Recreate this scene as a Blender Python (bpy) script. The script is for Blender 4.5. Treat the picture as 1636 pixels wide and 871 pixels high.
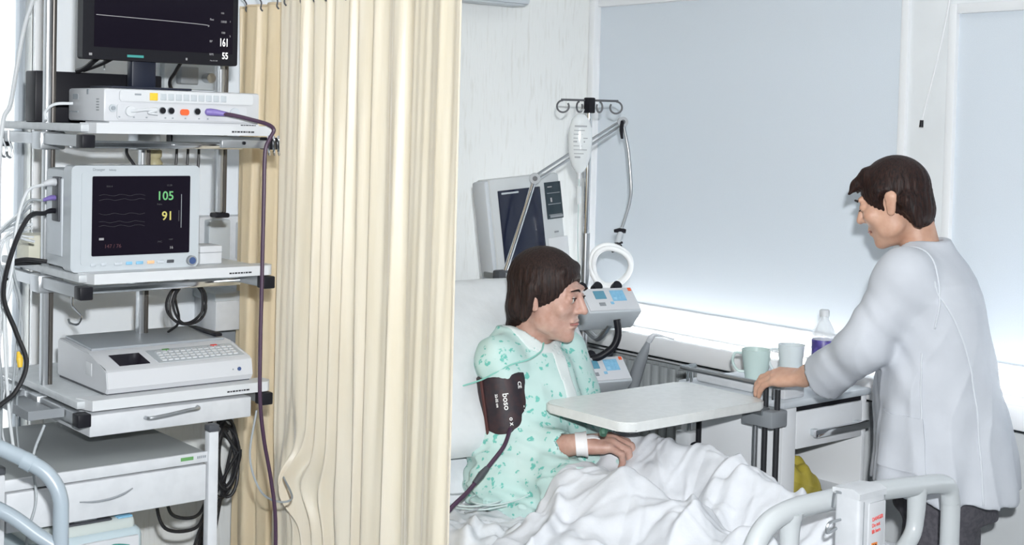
import bpy, bmesh, math, random
import numpy as np
from mathutils import Vector, Matrix, Euler
random.seed(7); rng = np.random.default_rng(7)
for o in list(bpy.data.objects): bpy.data.objects.remove(o)
SC = bpy.context.scene; COL = SC.collection

# ------------------------------------------------------------------ camera
FPX, W_, H_ = 2168.0, 1636.0, 871.0
yaw, pitch, roll = math.radians(39.5), math.radians(2.0), 0.025
fw = Vector((math.sin(yaw)*math.cos(pitch), math.cos(yaw)*math.cos(pitch), -math.sin(pitch)))
rt = Vector((math.cos(yaw), -math.sin(yaw), 0)); up = rt.cross(fw)
r2 = rt*math.cos(roll)+up*math.sin(roll); u2 = up*math.cos(roll)-rt*math.sin(roll)
cd = bpy.data.cameras.new('camera'); cam = bpy.data.objects.new('camera', cd); COL.objects.link(cam)
cd.sensor_width = 36; cd.lens = FPX/W_*36; cd.shift_y = -(435.5-276.0)/W_; cd.clip_start = .05
cam.matrix_world = Matrix(((r2.x,u2.x,-fw.x,0),(r2.y,u2.y,-fw.y,0),(r2.z,u2.z,-fw.z,1.64),(0,0,0,1)))
SC.camera = cam
# ------------------------------------------------------------------ world, lights, exposure
SC.view_settings.view_transform = 'Standard'; SC.view_settings.look = 'None'
SC.view_settings.gamma = 1.0; SC.view_settings.use_curve_mapping = False
SC.view_settings.exposure = 0.0
wd = bpy.data.worlds.new('World'); SC.world = wd; wd.use_nodes = True
wb = wd.node_tree.nodes['Background']; wb.inputs[0].default_value = (.90,.96,1.0,1); wb.inputs[1].default_value = 1.7
def area(name, loc, target, sx, sy, power, color=(1,1,1), spread=180):
    l = bpy.data.lights.new(name, 'AREA'); l.shape = 'RECTANGLE'; l.size = sx; l.size_y = sy; l.energy = power; l.color = color
    l.spread = math.radians(spread)
    o = bpy.data.objects.new(name, l); COL.objects.link(o); o.location = loc
    d = Vector(target)-Vector(loc); o.rotation_euler = d.to_track_quat('-Z','Y').to_euler(); return o
# the photographer's flash just above and right of the lens
fl = Vector((0,0,1.64)) + u2*.20 + r2*.07 - fw*.05
area('camera_flash', fl, fl+fw*3+Vector((0,0,-.35)), .07, .05, 75, (.965,.985,1.0), 140)
# daylight sun from outside the windows, entering under the blinds
sl = bpy.data.lights.new('sun','SUN'); sl.energy = 66.0; sl.angle = math.radians(2); sl.color = (1,.98,.95)
so = bpy.data.objects.new('sun', sl); COL.objects.link(so); so.location = (6,3,5); so.rotation_euler = Vector((-1,-.12,-.66)).to_track_quat('-Z','Y').to_euler()
# two unseen ceiling lights added as soft fill (their housings are built below)
FILL = [(.5,1.1),(2.3,1.7)]
for i,(x,y) in enumerate(FILL):
    area('luminaire_light', (x,y,2.955), (x,y,0), 1.15, .25, 3.6, (.96,.98,1))

# ------------------------------------------------------------------ helpers
def lin(c): return tuple((v/12.92 if v <= .04045 else ((v+.055)/1.055)**2.4) for v in c)
MATS = {}
def mat(name, rgb, rough=.5, metal=0, emit=None, es=1, spec=.5, srgb=False, trans=0, sss=0, alpha=1):
    m = bpy.data.materials.new(name); m.use_nodes = True; b = m.node_tree.nodes['Principled BSDF']
    c = lin(rgb) if srgb else rgb
    b.inputs['Base Color'].default_value = (*c,1); b.inputs['Roughness'].default_value = rough; b.inputs['Metallic'].default_value = metal
    b.inputs['Specular IOR Level'].default_value = spec
    if emit: b.inputs['Emission Color'].default_value = (*emit,1); b.inputs['Emission Strength'].default_value = es
    if trans: b.inputs['Transmission Weight'].default_value = trans
    if sss: b.inputs['Subsurface Weight'].default_value = sss; b.inputs['Subsurface Radius'].default_value = (.02,.008,.004); b.inputs['Subsurface Scale'].default_value = .3
    if alpha < 1: b.inputs['Alpha'].default_value = alpha
    MATS[name] = m; return m
def N(m, t, **kw):
    n = m.node_tree.nodes.new(t)
    for k,v in kw.items():
        if hasattr(n,k): setattr(n,k,v)
        else: n.inputs[k].default_value = v
    return n
def L(m,a,b): m.node_tree.links.new(a,b)
def noisy(m, scale=(1,1,1), ns=8, detail=4, lo=None, hi=None, p0=.4, p1=.6, bump=0, bs=None, coord='Object'):
    """mix two colours by stretched noise and add fine relief"""
    b = m.node_tree.nodes['Principled BSDF']
    tc = N(m,'ShaderNodeTexCoord'); mp = N(m,'ShaderNodeMapping'); mp.inputs['Scale'].default_value = scale
    L(m,tc.outputs[coord],mp.inputs['Vector'])
    nz = N(m,'ShaderNodeTexNoise'); nz.inputs['Scale'].default_value = ns; nz.inputs['Detail'].default_value = detail; L(m,mp.outputs[0],nz.inputs['Vector'])
    if lo:
        cr = N(m,'ShaderNodeValToRGB'); cr.color_ramp.elements[0].position = p0; cr.color_ramp.elements[1].position = p1
        cr.color_ramp.elements[0].color = (*lo,1); cr.color_ramp.elements[1].color = (*hi,1)
        L(m,nz.outputs['Fac'],cr.inputs[0]); L(m,cr.outputs[0],b.inputs['Base Color'])
    if bump:
        src = nz
        if bs:
            src = N(m,'ShaderNodeTexNoise'); src.inputs['Scale'].default_value = bs; src.inputs['Detail'].default_value = 3; L(m,mp.outputs[0],src.inputs['Vector'])
        bp = N(m,'ShaderNodeBump'); bp.inputs['Strength'].default_value = bump; bp.inputs['Distance'].default_value = .004
        L(m,src.outputs['Fac'],bp.inputs['Height']); L(m,bp.outputs[0],b.inputs['Normal'])
    return m
def add_translucent(m, fac, color):
    nt = m.node_tree; b = nt.nodes['Principled BSDF']; out = nt.nodes['Material Output']
    t = N(m,'ShaderNodeBsdfTranslucent'); t.inputs['Color'].default_value = (*color,1)
    mx = N(m,'ShaderNodeMixShader'); mx.inputs[0].default_value = fac
    L(m,b.outputs[0],mx.inputs[1]); L(m,t.outputs[0],mx.inputs[2]); L(m,mx.outputs[0],out.inputs['Surface'])

plaster = noisy(mat('plaster',(.74,.76,.75),.75), (9,9,1.1), 9, 5, (.67,.68,.66),(.75,.77,.765), .27,.46, .25, 18)
wall_white = noisy(mat('wall_white',(.70,.73,.75),.6), (1,1,1), 6, 3, (.67,.70,.72),(.72,.75,.77), .3,.7, .05, 90)
ceil_m = mat('ceiling_paint',(.70,.70,.69),.8)
floor_m = noisy(mat('floor_lino',(.42,.45,.47),.35), (1,1,1), 60, 3, (.36,.39,.41),(.46,.49,.51), .35,.65)
frame_white = mat('frame_white',(.76,.78,.80),.4)
frame_grey = mat('frame_grey',(.42,.46,.50),.45)
sill_m = mat('sill_white',(.86,.87,.88),.35)
blind_m = noisy(mat('blind_fabric',(.60,.655,.70),.8), (1,1,1), 500, 2, (.62,.68,.74),(.65,.71,.77), .4,.6, .04)
add_translucent(blind_m, .036, (.75,.8,.85))
rad_m = noisy(mat('radiator_grey',(.36,.39,.40),.5), (40,40,1), 3, 2, (.33,.355,.365),(.39,.42,.43), .4,.6)
white_pl = noisy(mat('white_plastic',(.70,.72,.745),.4), (1,1,1), 30, 2, (.56,.58,.605),(.59,.61,.635), .4,.6)
white_dev = mat('white_device',(.57,.585,.61),.38)
grey_dev = mat('grey_device',(.52,.56,.60),.42)
pale_dev = mat('pale_grey_device',(.48,.52,.55),.4)
board_m = noisy(mat('shelf_board',(.62,.65,.67),.4), (1,1,1), 40, 2, (.50,.53,.55),(.54,.57,.59), .4,.6)
lip_m = mat('shelf_lip',(.62,.64,.66),.35)
alu = mat('aluminium',(.50,.52,.54),.35,.8)
alu_d = mat('aluminium_dark',(.13,.12,.11),.35,.6)
chrome = mat('chrome',(.75,.76,.78),.12,1)
steel = mat('steel',(.45,.47,.49),.3,.9)
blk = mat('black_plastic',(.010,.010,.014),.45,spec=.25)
joint_m = mat('joint_grey',(.34,.36,.38),.6,.2)
cab_white = mat('cabinet_white',(.74,.76,.785),.45)
hose_white = mat('hose_white',(.85,.87,.88),.4)
alu_k = mat('dark_tube',(.05,.052,.058),.35,.5)
panel_m = mat('panel_white',(.76,.80,.84),.5)
blk2 = mat('black_screen',(.006,.005,.009),.15,spec=.2,emit=(.010,.007,.014),es=.4)
dgrey = mat('dark_grey',(.06,.065,.075),.5)
mgrey = mat('mid_grey',(.25,.27,.29),.5)
navy = mat('navy_stand',(.010,.014,.030),.45)
txt_w = mat('screen_white',(.7,.7,.7),.5,emit=(.75,.75,.78),es=.9)
txt_d = mat('screen_dim',(.2,.2,.2),.5,emit=(.3,.3,.33),es=.5)
txt_dd = mat('screen_faint',(.035,.035,.04),.5,emit=(.05,.05,.055),es=.3)
txt_g = mat('screen_green',(.10,.30,.12),.5,emit=(.12,.40,.15),es=.5)
txt_y = mat('screen_yellow',(.35,.32,.1),.5,emit=(.5,.46,.13),es=.5)
txt_r = mat('screen_red',(.05,.018,.022),.5,emit=(.07,.02,.03),es=.4)
ink = mat('ink_black',(.02,.02,.025),.6)
ink_g = mat('ink_grey',(.28,.31,.34),.6)
ink_w = mat('ink_white',(.75,.75,.75),.6)
ink_red = mat('ink_red',(.80,.10,.09),.6)
teal = mat('teal_print',(.05,.30,.28),.5)
yel = mat('yellow_plastic',(.80,.52,.04),.5)
orange = mat('orange_plastic',(.80,.13,.04),.4)
orange_l = mat('orange_light',(.85,.50,.28),.5)
green_t = mat('green_tag',(.12,.30,.10),.5)
blue_p = mat('blue_keys',(.22,.47,.66),.5)
blue_d = mat('blue_dark',(.05,.09,.22),.4)
purple = mat('purple_cable',(.055,.025,.055),.45)
violet = mat('violet_plug',(.20,.15,.42),.45)
cable_b = mat('black_cable',(.012,.012,.014),.45)
cable_w = mat('white_cable',(.66,.69,.71),.45)
cable_g = mat('grey_cable',(.33,.36,.38),.45)
tube_c = mat('clear_tubing',(.50,.60,.60),.25,spec=.6)
beige = mat('beige_plastic',(.62,.61,.50),.5)
rail_blue = mat('painted_tube',(.34,.40,.45),.32)
bed_white = mat('bed_enamel',(.52,.55,.565),.3)
sheet_m = noisy(mat('bed_linen',(.66,.69,.73),.85), (1,1,1), 30, 4, (.59,.62,.655),(.63,.66,.695), .35,.65, .25, 60)
blanket_m = noisy(mat('blanket_cotton',(.68,.70,.74),.9), (1,1,1), 25, 4, (.60,.62,.655),(.64,.66,.695), .35,.65, .3, 45)
pillow_m = noisy(mat('pillow_cotton',(.70,.73,.75),.9), (1,1,1), 20, 4, (.58,.61,.63),(.62,.65,.67), .35,.65, .25, 40)
cur_m = noisy(mat('curtain_satin',(.80,.70,.52),.38), (1,1,.12), 22, 3, (.80,.745,.61),(.85,.805,.69), .35,.65, .12, 160)
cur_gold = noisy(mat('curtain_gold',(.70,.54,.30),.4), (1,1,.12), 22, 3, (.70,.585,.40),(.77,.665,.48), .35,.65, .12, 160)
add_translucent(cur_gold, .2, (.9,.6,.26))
cur_m.node_tree.nodes['Principled BSDF'].inputs['Sheen Weight'].default_value = .5; cur_m.node_tree.nodes['Principled BSDF'].inputs['Sheen Roughness'].default_value = .35
add_translucent(cur_m, .22, (.92,.62,.26))
skin = noisy(mat('skin_warm',(.60,.36,.26),.5,sss=.12), (1,1,1), 30, 4, (.52,.29,.20),(.63,.39,.285), .3,.7, .15, 120)
skin2 = noisy(mat('skin_patient',(.58,.37,.29),.5,sss=.12), (1,1,1), 35, 4, (.44,.25,.195),(.56,.365,.305), .3,.7, .2, 110)
hair_m = noisy(mat('hair_brown',(.035,.018,.014),.5,spec=.25), (60,60,4), 4, 5, (.007,.004,.0045),(.040,.016,.011), .35,.75, .5)
hair_m2 = noisy(mat('hair_dark_brown',(.03,.017,.015),.55,spec=.25), (60,60,4), 4, 5, (.010,.006,.006),(.040,.021,.017), .35,.75, .5)
coat_m = noisy(mat('coat_cotton',(.67,.70,.755),.85), (1,1,1), 14, 4, (.51,.535,.58),(.54,.565,.61), .35,.65, .12, 60)
coat_seam = mat('coat_seam',(.60,.63,.67),.85)
trouser_m = noisy(mat('trousers_grey',(.075,.072,.085),.9), (1,1,1), 90, 3, (.065,.062,.075),(.09,.086,.10), .4,.6, .2)
eye_w = mat('eye_white',(.48,.46,.44),.25); eye_d = mat('eye_iris',(.03,.02,.015),.15); lip_c = mat('lips',(.42,.17,.15),.45)
shoe_m = mat('shoe_white',(.6,.6,.6),.5)
cuff_m = noisy(mat('cuff_maroon',(.022,.012,.018),.6), (1,1,1), 40, 3, (.014,.010,.016),(.032,.014,.018), .4,.6, .1)
cuff_red = mat('cuff_edge',(.065,.016,.014),.6)
tape = mat('white_tape',(.78,.77,.78),.6)
laminate = noisy(mat('table_laminate',(.60,.62,.61),.25), (1,1,1), 50, 3, (.67,.69,.68),(.70,.72,.71), .4,.6)
lam_edge = mat('table_edge',(.66,.67,.64),.35)
mug_g = mat('mug_green',(.50,.62,.60),.25); mug_w = mat('mug_grey',(.62,.68,.70),.25)
pet = mat('clear_bottle',(.80,.84,.86),.08,spec=.6,alpha=.45)
lab_p = noisy(mat('purple_label',(.07,.05,.24),.4), (1,1,1), 45, 2, (.055,.04,.20),(.09,.07,.30), .45,.55)
ybag = noisy(mat('yellow_cloth',(.52,.42,.06),.7), (1,1,1), 20, 3, (.46,.37,.04),(.58,.48,.09), .35,.65, .3)
ivm = mat('iv_plastic',(.72,.76,.78),.12,spec=.6,alpha=.82)
glass_m = mat('window_glass',(.9,.95,1),.02,alpha=.15)
fill_m = mat('luminaire_diffuser',(.9,.9,.9),.4,emit=(1,1,1),es=2.0)  # glowing cover of the added ceiling fill panels
# gown: pale mint cloth with scattered green sprigs
gown_m = mat('gown_print',(.50,.76,.70),.85)
def gown_nodes(m):
    b = m.node_tree.nodes['Principled BSDF']; tc = N(m,'ShaderNodeTexCoord')
    nz = N(m,'ShaderNodeTexNoise'); nz.inputs['Scale'].default_value = 45; nz.inputs['Detail'].default_value = 2; L(m,tc.outputs['Object'],nz.inputs['Vector'])
    mx = N(m,'ShaderNodeMix'); mx.data_type = 'VECTOR'; mx.inputs[0].default_value = .035; L(m,tc.outputs['Object'],mx.inputs[4]); L(m,nz.outputs['Color'],mx.inputs[5])
    vo = N(m,'ShaderNodeTexVoronoi'); vo.inputs['Scale'].default_value = 42; L(m,mx.outputs[1],vo.inputs['Vector'])
    r1 = N(m,'ShaderNodeValToRGB'); e = r1.color_ramp.elements; e[0].position = .24; e[0].color = (1,1,1,1); e[1].position = .32; e[1].color = (0,0,0,1); L(m,vo.outputs['Distance'],r1.inputs[0])
    n2 = N(m,'ShaderNodeTexNoise'); n2.inputs['Scale'].default_value = 12; L(m,tc.outputs['Object'],n2.inputs['Vector'])
    r2_ = N(m,'ShaderNodeValToRGB'); e = r2_.color_ramp.elements; e[0].position = .35; e[0].color = (.42,.595,.57,1); e[1].position = .68; e[1].color = (.50,.65,.63,1); L(m,n2.outputs['Fac'],r2_.inputs[0])
    n3 = N(m,'ShaderNodeTexNoise'); n3.inputs['Scale'].default_value = 140; L(m,tc.outputs['Object'],n3.inputs['Vector'])
    r3 = N(m,'ShaderNodeValToRGB'); e = r3.color_ramp.elements; e[0].position = .36; e[1].position = .47; L(m,n3.outputs['Fac'],r3.inputs[0])
    mu = N(m,'ShaderNodeMath'); mu.operation = 'MULTIPLY'; L(m,r1.outputs[0],mu.inputs[0]); L(m,r3.outputs[0],mu.inputs[1])
    cm = N(m,'ShaderNodeMix'); cm.data_type = 'RGBA'; L(m,mu.outputs[0],cm.inputs[0]); L(m,r2_.outputs[0],cm.inputs[6]); cm.inputs[7].default_value = (.13,.44,.38,1)
    L(m,cm.outputs[2],b.inputs['Base Color'])
gown_nodes(gown_m)
gown_trim = mat('gown_trim',(.60,.66,.66),.8)

OFF = {}
def thing(name, label, cat, loc=(0,0,0), group=None, rot=None, local=False):
    o = bpy.data.objects.new(name, None); COL.objects.link(o); o.empty_display_size = .05; o.location = loc
    if rot is not None: o.rotation_euler = rot
    o['label'] = label; o['category'] = cat
    if group: o['group'] = group
    OFF[o.name] = Vector((0,0,0)) if local else Vector(loc)
    return o
def tag(o, label, cat, group=None):
    o['label'] = label; o['category'] = cat
    if group: o['group'] = group
    return o
def finish(name, me, m, parent=None, smooth=40, label=None):
    ms = m if isinstance(m,(list,tuple)) else [m]
    for q in ms: me.materials.append(q)
    if smooth:
        for p in me.polygons: p.use_smooth = True
        if smooth < 180: me.set_sharp_from_angle(angle=math.radians(smooth))
    o = bpy.data.objects.new(name, me); COL.objects.link(o)
    if parent is not None:
        off = OFF[parent.name]
        if off.length > 0: me.transform(Matrix.Translation(-off))
        o.parent = parent; OFF[o.name] = off
    else:
        vs = np.empty(len(me.vertices)*3,dtype=np.float32); me.vertices.foreach_get('co',vs); vs = vs.reshape(-1,3)
        c = Vector(((vs[:,0].min()+vs[:,0].max())/2,(vs[:,1].min()+vs[:,1].max())/2,vs[:,2].min()))
        c = Vector([float(q) for q in c]); me.transform(Matrix.Translation(-c)); o.location = c; OFF[o.name] = c
    if label: o['label'] = label
    return o
def obj(name, bm, m, parent=None, smooth=40, label=None):
    bmesh.ops.recalc_face_normals(bm, faces=bm.faces)
    me = bpy.data.meshes.new(name); bm.to_mesh(me); bm.free()
    return finish(name, me, m, parent, smooth, label)
def struct(name, bm, m, smooth=40):
    o = obj(name, bm, m, None, smooth); o['kind'] = 'structure'; return o
def pyobj(name, v, f, m, parent=None, smooth=180, label=None):
    me = bpy.data.meshes.new(name); me.from_pydata([tuple(map(float,q)) for q in v], [], [tuple(map(int,q)) for q in f]); me.update()
    return finish(name, me, m, parent, smooth, label)
def B(): return bmesh.new()
def box(bm, x0,x1,y0,y1,z0,z1, bev=0, seg=2, M=None):
    r = bmesh.ops.create_cube(bm, size=1); vs = r['verts']
    bmesh.ops.scale(bm, vec=(x1-x0,y1-y0,z1-z0), verts=vs); bmesh.ops.translate(bm, vec=((x0+x1)/2,(y0+y1)/2,(z0+z1)/2), verts=vs)
    if bev:
        es = list({e for v in vs for e in v.link_edges})
        rr = bmesh.ops.bevel(bm, geom=es, offset=bev, segments=seg, affect='EDGES', profile=.5)
        vs = list({v for f in rr['faces'] for v in f.verts} | {v for v in vs if v.is_valid})
    if M is not None: bmesh.ops.transform(bm, matrix=M, verts=vs)
    return bm
def bx(x0,x1,y0,y1,z0,z1, bev=0, seg=2, M=None): return box(B(),x0,x1,y0,y1,z0,z1,bev,seg,M)
def cyl(bm, a, b, r1, r2=None, n=16, caps=True):
    a,b = Vector(a),Vector(b); r2 = r1 if r2 is None else r2; d = b-a
    M = Matrix.Translation((a+b)/2) @ d.to_track_quat('Z','Y').to_matrix().to_4x4()
    bmesh.ops.create_cone(bm, cap_ends=caps, segments=n, radius1=r1, radius2=r2, depth=d.length, matrix=M); return bm
def sph(bm, c, r, sc=(1,1,1), M=None, u=18, v=12):
    T = Matrix.Translation(c) @ (M if M is not None else Matrix()) @ Matrix.Diagonal((*[r*s for s in sc],1))
    bmesh.ops.create_uvsphere(bm, u_segments=u, v_segments=v, radius=1, matrix=T); return bm
def spline(pts, n=8, closed=False):
    P = [Vector(p) for p in pts]; out = []; k = len(P)
    if k < 3 and not closed: return P
    rg = range(k) if closed else range(k-1)
    for i in rg:
        p1,p2 = P[i],P[(i+1)%k]
        p0 = P[(i-1)%k] if (closed or i>0) else p1*2-p2
        p3 = P[(i+2)%k] if (closed or i+2<k) else p2*2-p1
        for j in range(n):
            t = j/n
            out.append(.5*((2*p1)+(p2-p0)*t+(2*p0-5*p1+4*p2-p3)*t*t+(3*p1-p0-3*p2+p3)*t**3))
    if not closed: out.append(P[-1])
    return out
def tube(bm, pts, r, n=8, closed=False, sub=8, flat=None):
    """tube along a smooth path; r a number or a list per control point; flat=(dir, factor)"""
    k0 = len(pts); P = spline(pts, sub, closed) if sub else [Vector(p) for p in pts]; k = len(P)
    if isinstance(r,(list,tuple)):
        rr = [np.interp(i*(k0-1)/max(1,k-1), range(k0), r) for i in range(k)]
    else: rr = [r]*k
    T = []
    for i in range(k):
        a = P[(i-1)%k] if (closed or i>0) else P[i]; b = P[(i+1)%k] if (closed or i<k-1) else P[i]
        d = b-a; T.append(d.normalized() if d.length>1e-9 else Vector((0,0,1)))
    nrm = T[0].orthogonal().normalized(); rings = []
    for i in range(k):
        nrm = (nrm - T[i]*nrm.dot(T[i])).normalized(); bi = T[i].cross(nrm)
        ring = []
        for j in range(n):
            a = 2*math.pi*j/n; o_ = (nrm*math.cos(a)+bi*math.sin(a))*rr[i]
            if flat: fd = Vector(flat[0]); o_ = o_ - fd*o_.dot(fd)*(1-flat[1])
            ring.append(bm.verts.new(P[i]+o_))
        rings.append(ring)
    for i in range(k if closed else k-1):
        A,C = rings[i],rings[(i+1)%k]
        for j in range(n):
            try: bm.faces.new((A[j],A[(j+1)%n],C[(j+1)%n],C[j]))
            except ValueError: pass
    if not closed:
        bm.faces.new(rings[0][::-1]); bm.faces.new(rings[-1])
    return bm
def lathe(bm, prof, c, n=24, M=None):
    c = Vector(c); rings = []
    for (r,z) in prof:
        ring = []
        for j in range(n):
            a = 2*math.pi*j/n; p = Vector((r*math.cos(a), r*math.sin(a), z))
            if M is not None: p = M @ p
            ring.append(bm.verts.new(c+p))
        rings.append(ring)
    for A,C in zip(rings,rings[1:]):
        for j in range(n): bm.faces.new((A[j],A[(j+1)%n],C[(j+1)%n],C[j]))
    bm.faces.new(rings[0][::-1]); bm.faces.new(rings[-1]); return bm
def prism(bm, pts, ext):
    """polygon (3D points) extruded by vector"""
    ext = Vector(ext); a = [bm.verts.new(Vector(p)) for p in pts]; b = [bm.verts.new(Vector(p)+ext) for p in pts]
    n = len(pts); bm.faces.new(a); bm.faces.new(b[::-1])
    for i in range(n): bm.faces.new((a[i],b[i],b[(i+1)%n],a[(i+1)%n]))
    return bm
def rrect(cx, cz, w, h, r, n=5):
    out = []
    for (sx,sz,a0) in ((1,1,0),(-1,1,90),(-1,-1,180),(1,-1,270)):
        for i in range(n+1):
            a = math.radians(a0+90*i/n); out.append((cx+sx*(w/2-r)+r*math.cos(a), cz+sz*(h/2-r)+r*math.sin(a)))
    return out
def text(name, s, size, M, m, parent, ext=.0004, align='LEFT', bold=0):
    c = bpy.data.curves.new('t','FONT'); c.body = s; c.size = size; c.extrude = ext; c.align_x = align; c.offset = bold; c.resolution_u = 3
    o = bpy.data.objects.new('t', c); COL.objects.link(o); dg = bpy.context.evaluated_depsgraph_get(); dg.update()
    me = bpy.data.meshes.new_from_object(o.evaluated_get(dg)); bpy.data.objects.remove(o); bpy.data.curves.remove(c)
    me.materials.clear(); me.transform(M); me.name = name
    return finish(name, me, m, parent, 0)
FRONT = Matrix.Rotation(math.pi/2,4,'X')           # text facing -Y
def TF(x,y,z): return Matrix.Translation((x,y,z)) @ FRONT
def copy_tree(o, parent=None):
    c = o.copy(); COL.objects.link(c); c.parent = parent
    for ch in list(o.children): copy_tree(ch, c)
    return c
def cable(name, label, pts, r, m, group=None, sub=8, n=8, cat='cable'):
    return tag(obj(name, tube(B(), pts, r, n, False, sub), m), label, cat, group)
#@@SDF
# ------------------------------------------------------------------ implicit surfaces for bodies and clothes
class SDF:
    def __init__(s, lo, hi, h):
        s.lo = np.array(lo,np.float32); s.h = h; s.n = np.ceil((np.array(hi)-s.lo)/h).astype(int)+1
        s.d = np.full(s.n, .5, np.float32)
        s.ax = [s.lo[i]+h*np.arange(s.n[i],dtype=np.float32) for i in range(3)]
    def sub(s, a, b, m):
        lo = np.minimum(a,b)-m; hi = np.maximum(a,b)+m
        i0 = np.clip(np.floor((lo-s.lo)/s.h).astype(int),0,s.n); i1 = np.clip(np.ceil((hi-s.lo)/s.h).astype(int)+1,0,s.n)
        sl = tuple(slice(i0[i],i1[i]) for i in range(3))
        g = np.meshgrid(*[s.ax[i][sl[i]] for i in range(3)], indexing='ij')
        return sl, g
    def comb(s, sl, v, k, op):
        d = s.d[sl]
        if op == 'u':
            if k: h = np.clip(.5+.5*(d-v)/k,0,1); s.d[sl] = d*(1-h)+v*h-k*h*(1-h)
            else: s.d[sl] = np.minimum(d,v)
        else:
            v = -v
            if k: h = np.clip(.5-.5*(d-v)/k,0,1); s.d[sl] = d*(1-h)+v*h+k*h*(1-h)
            else: s.d[sl] = np.maximum(d,v)
    def cap(s, a, b, r1, r2=None, k=.01, op='u', flat=None):
        a = np.array(a,np.float32); b = np.array(b,np.float32); r2 = r1 if r2 is None else r2
        R = max(r1,r2)+k+4*s.h
        sl,(X,Y,Z) = s.sub(a,b,R)
        if X.size == 0: return
        ab = b-a; L2 = float(ab@ab)+1e-9
        t = np.clip(((X-a[0])*ab[0]+(Y-a[1])*ab[1]+(Z-a[2])*ab[2])/L2,0,1)
        dx,dy,dz = X-a[0]-t*ab[0], Y-a[1]-t*ab[1], Z-a[2]-t*ab[2]
        if flat:
            n,f = np.array(flat[0],np.float32),flat[1]; n = n/np.linalg.norm(n); q = (dx*n[0]+dy*n[1]+dz*n[2])*(1/f-1)
            dx,dy,dz = dx+q*n[0],dy+q*n[1],dz+q*n[2]
        s.comb(sl, np.sqrt(dx*dx+dy*dy+dz*dz)-(r1+(r2-r1)*t), k, op)
    def chain(s, pts, rs, k=.01, flat=None):
        for i in range(len(pts)-1): s.cap(pts[i],pts[i+1],rs[i],rs[i+1],k,flat=flat)
    def ell(s, c, r, k=.01, op='u', R=None):
        c = np.array(c,np.float32); r = np.array(r,np.float32); m = float(r.max())+k+4*s.h
        sl,(X,Y,Z) = s.sub(c,c,m)
        if X.size == 0: return
        p = np.stack([X-c[0],Y-c[1],Z-c[2]],-1)
        if R is not None: p = p @ np.array(R,np.float32)
        k0 = np.sqrt((p[...,0]/r[0])**2+(p[...,1]/r[1])**2+(p[...,2]/r[2])**2)+1e-6
        k1 = np.sqrt((p[...,0]/r[0]**2)**2+(p[...,1]/r[1]**2)**2+(p[...,2]/r[2]**2)**2)+1e-6
        s.comb(sl, k0*(k0-1)/k1, k, op)
    def loft(s, tab, ua, k=.01, pw=2.0):
        """tab rows: z, cx, cy, a (half size along ua), b (half size across)"""
        T = np.array(tab,np.float32); ua = np.array(ua,np.float32); ub = np.array([-ua[1],ua[0]],np.float32)
        m = float(T[:,3:].max())+k+4*s.h
        a = np.array([T[:,1].min(),T[:,2].min(),T[0,0]]); b = np.array([T[:,1].max(),T[:,2].max(),T[-1,0]])
        sl,(X,Y,Z) = s.sub(a,b,m)
        z = Z[0,0,:]; zz = np.clip(z,T[0,0],T[-1,0])
        def sm(c):
            v = np.interp(zz,T[:,0],T[:,c]); return v.astype(np.float32)
        cx,cy,aa,bb = sm(1),sm(2),sm(3),sm(4)
        px,py = X-cx,Y-cy; p = np.abs(px*ua[0]+py*ua[1])/aa; q = np.abs(px*ub[0]+py*ub[1])/bb
        e = (p**pw+q**pw)**(1/pw)
        d = (e-1)*np.minimum(aa,bb)
        d = np.maximum(d, np.maximum(T[0,0]-Z, Z-T[-1,0]))
        s.comb(sl, d, k, 'u')
    def grid(s): return np.meshgrid(*s.ax, indexing='ij')
    def mesh(s):
        d = s.d; n = d.shape; ins = d < 0
        c = [(i,j,k) for i in (0,1) for j in (0,1) for k in (0,1)]
        cnt = np.zeros((n[0]-1,n[1]-1,n[2]-1),np.int8)
        for (i,j,k) in c: cnt += ins[i:n[0]-1+i, j:n[1]-1+j, k:n[2]-1+k]
        act = (cnt>0)&(cnt<8); idx = np.argwhere(act); vid = np.full(act.shape,-1,np.int32); vid[act] = np.arange(len(idx))
        acc = np.zeros((len(idx),3)); w = np.zeros(len(idx))
        for p in c:
            for ax in range(3):
                if p[ax]==0:
                    q = list(p); q[ax] = 1
                    a = d[idx[:,0]+p[0],idx[:,1]+p[1],idx[:,2]+p[2]]; b = d[idx[:,0]+q[0],idx[:,1]+q[1],idx[:,2]+q[2]]
                    m_ = (a<0)!=(b<0); t = np.where(m_, a/(a-b+1e-12), 0)
                    pos = np.tile(np.array(p,float),(len(idx),1)); pos[:,ax] += t
                    acc += pos*m_[:,None]; w += m_
        V = (idx+acc/w[:,None])*s.h+s.lo
        Fs = []
        for ax in range(3):
            b_,c_ = (ax+1)%3,(ax+2)%3
            sl0 = [slice(None)]*3; sl1 = [slice(None)]*3; sl0[ax] = slice(0,-1); sl1[ax] = slice(1,None)
            e = ins[tuple(sl0)]!=ins[tuple(sl1)]; ei = np.argwhere(e)
            ok = (ei[:,b_]>0)&(ei[:,c_]>0)&(ei[:,b_]<n[b_]-1)&(ei[:,c_]<n[c_]-1); ei = ei[ok]
            flip = ins[tuple(sl0)][ei[:,0],ei[:,1],ei[:,2]]
            def vv(db,dc):
                q = ei.copy(); q[:,b_] -= db; q[:,c_] -= dc; return vid[q[:,0],q[:,1],q[:,2]]
            Q = np.stack([vv(1,1),vv(0,1),vv(0,0),vv(1,0)],1); Q[~flip] = Q[~flip][:,::-1]; Fs.append(Q)
        return V, np.concatenate(Fs)
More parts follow.
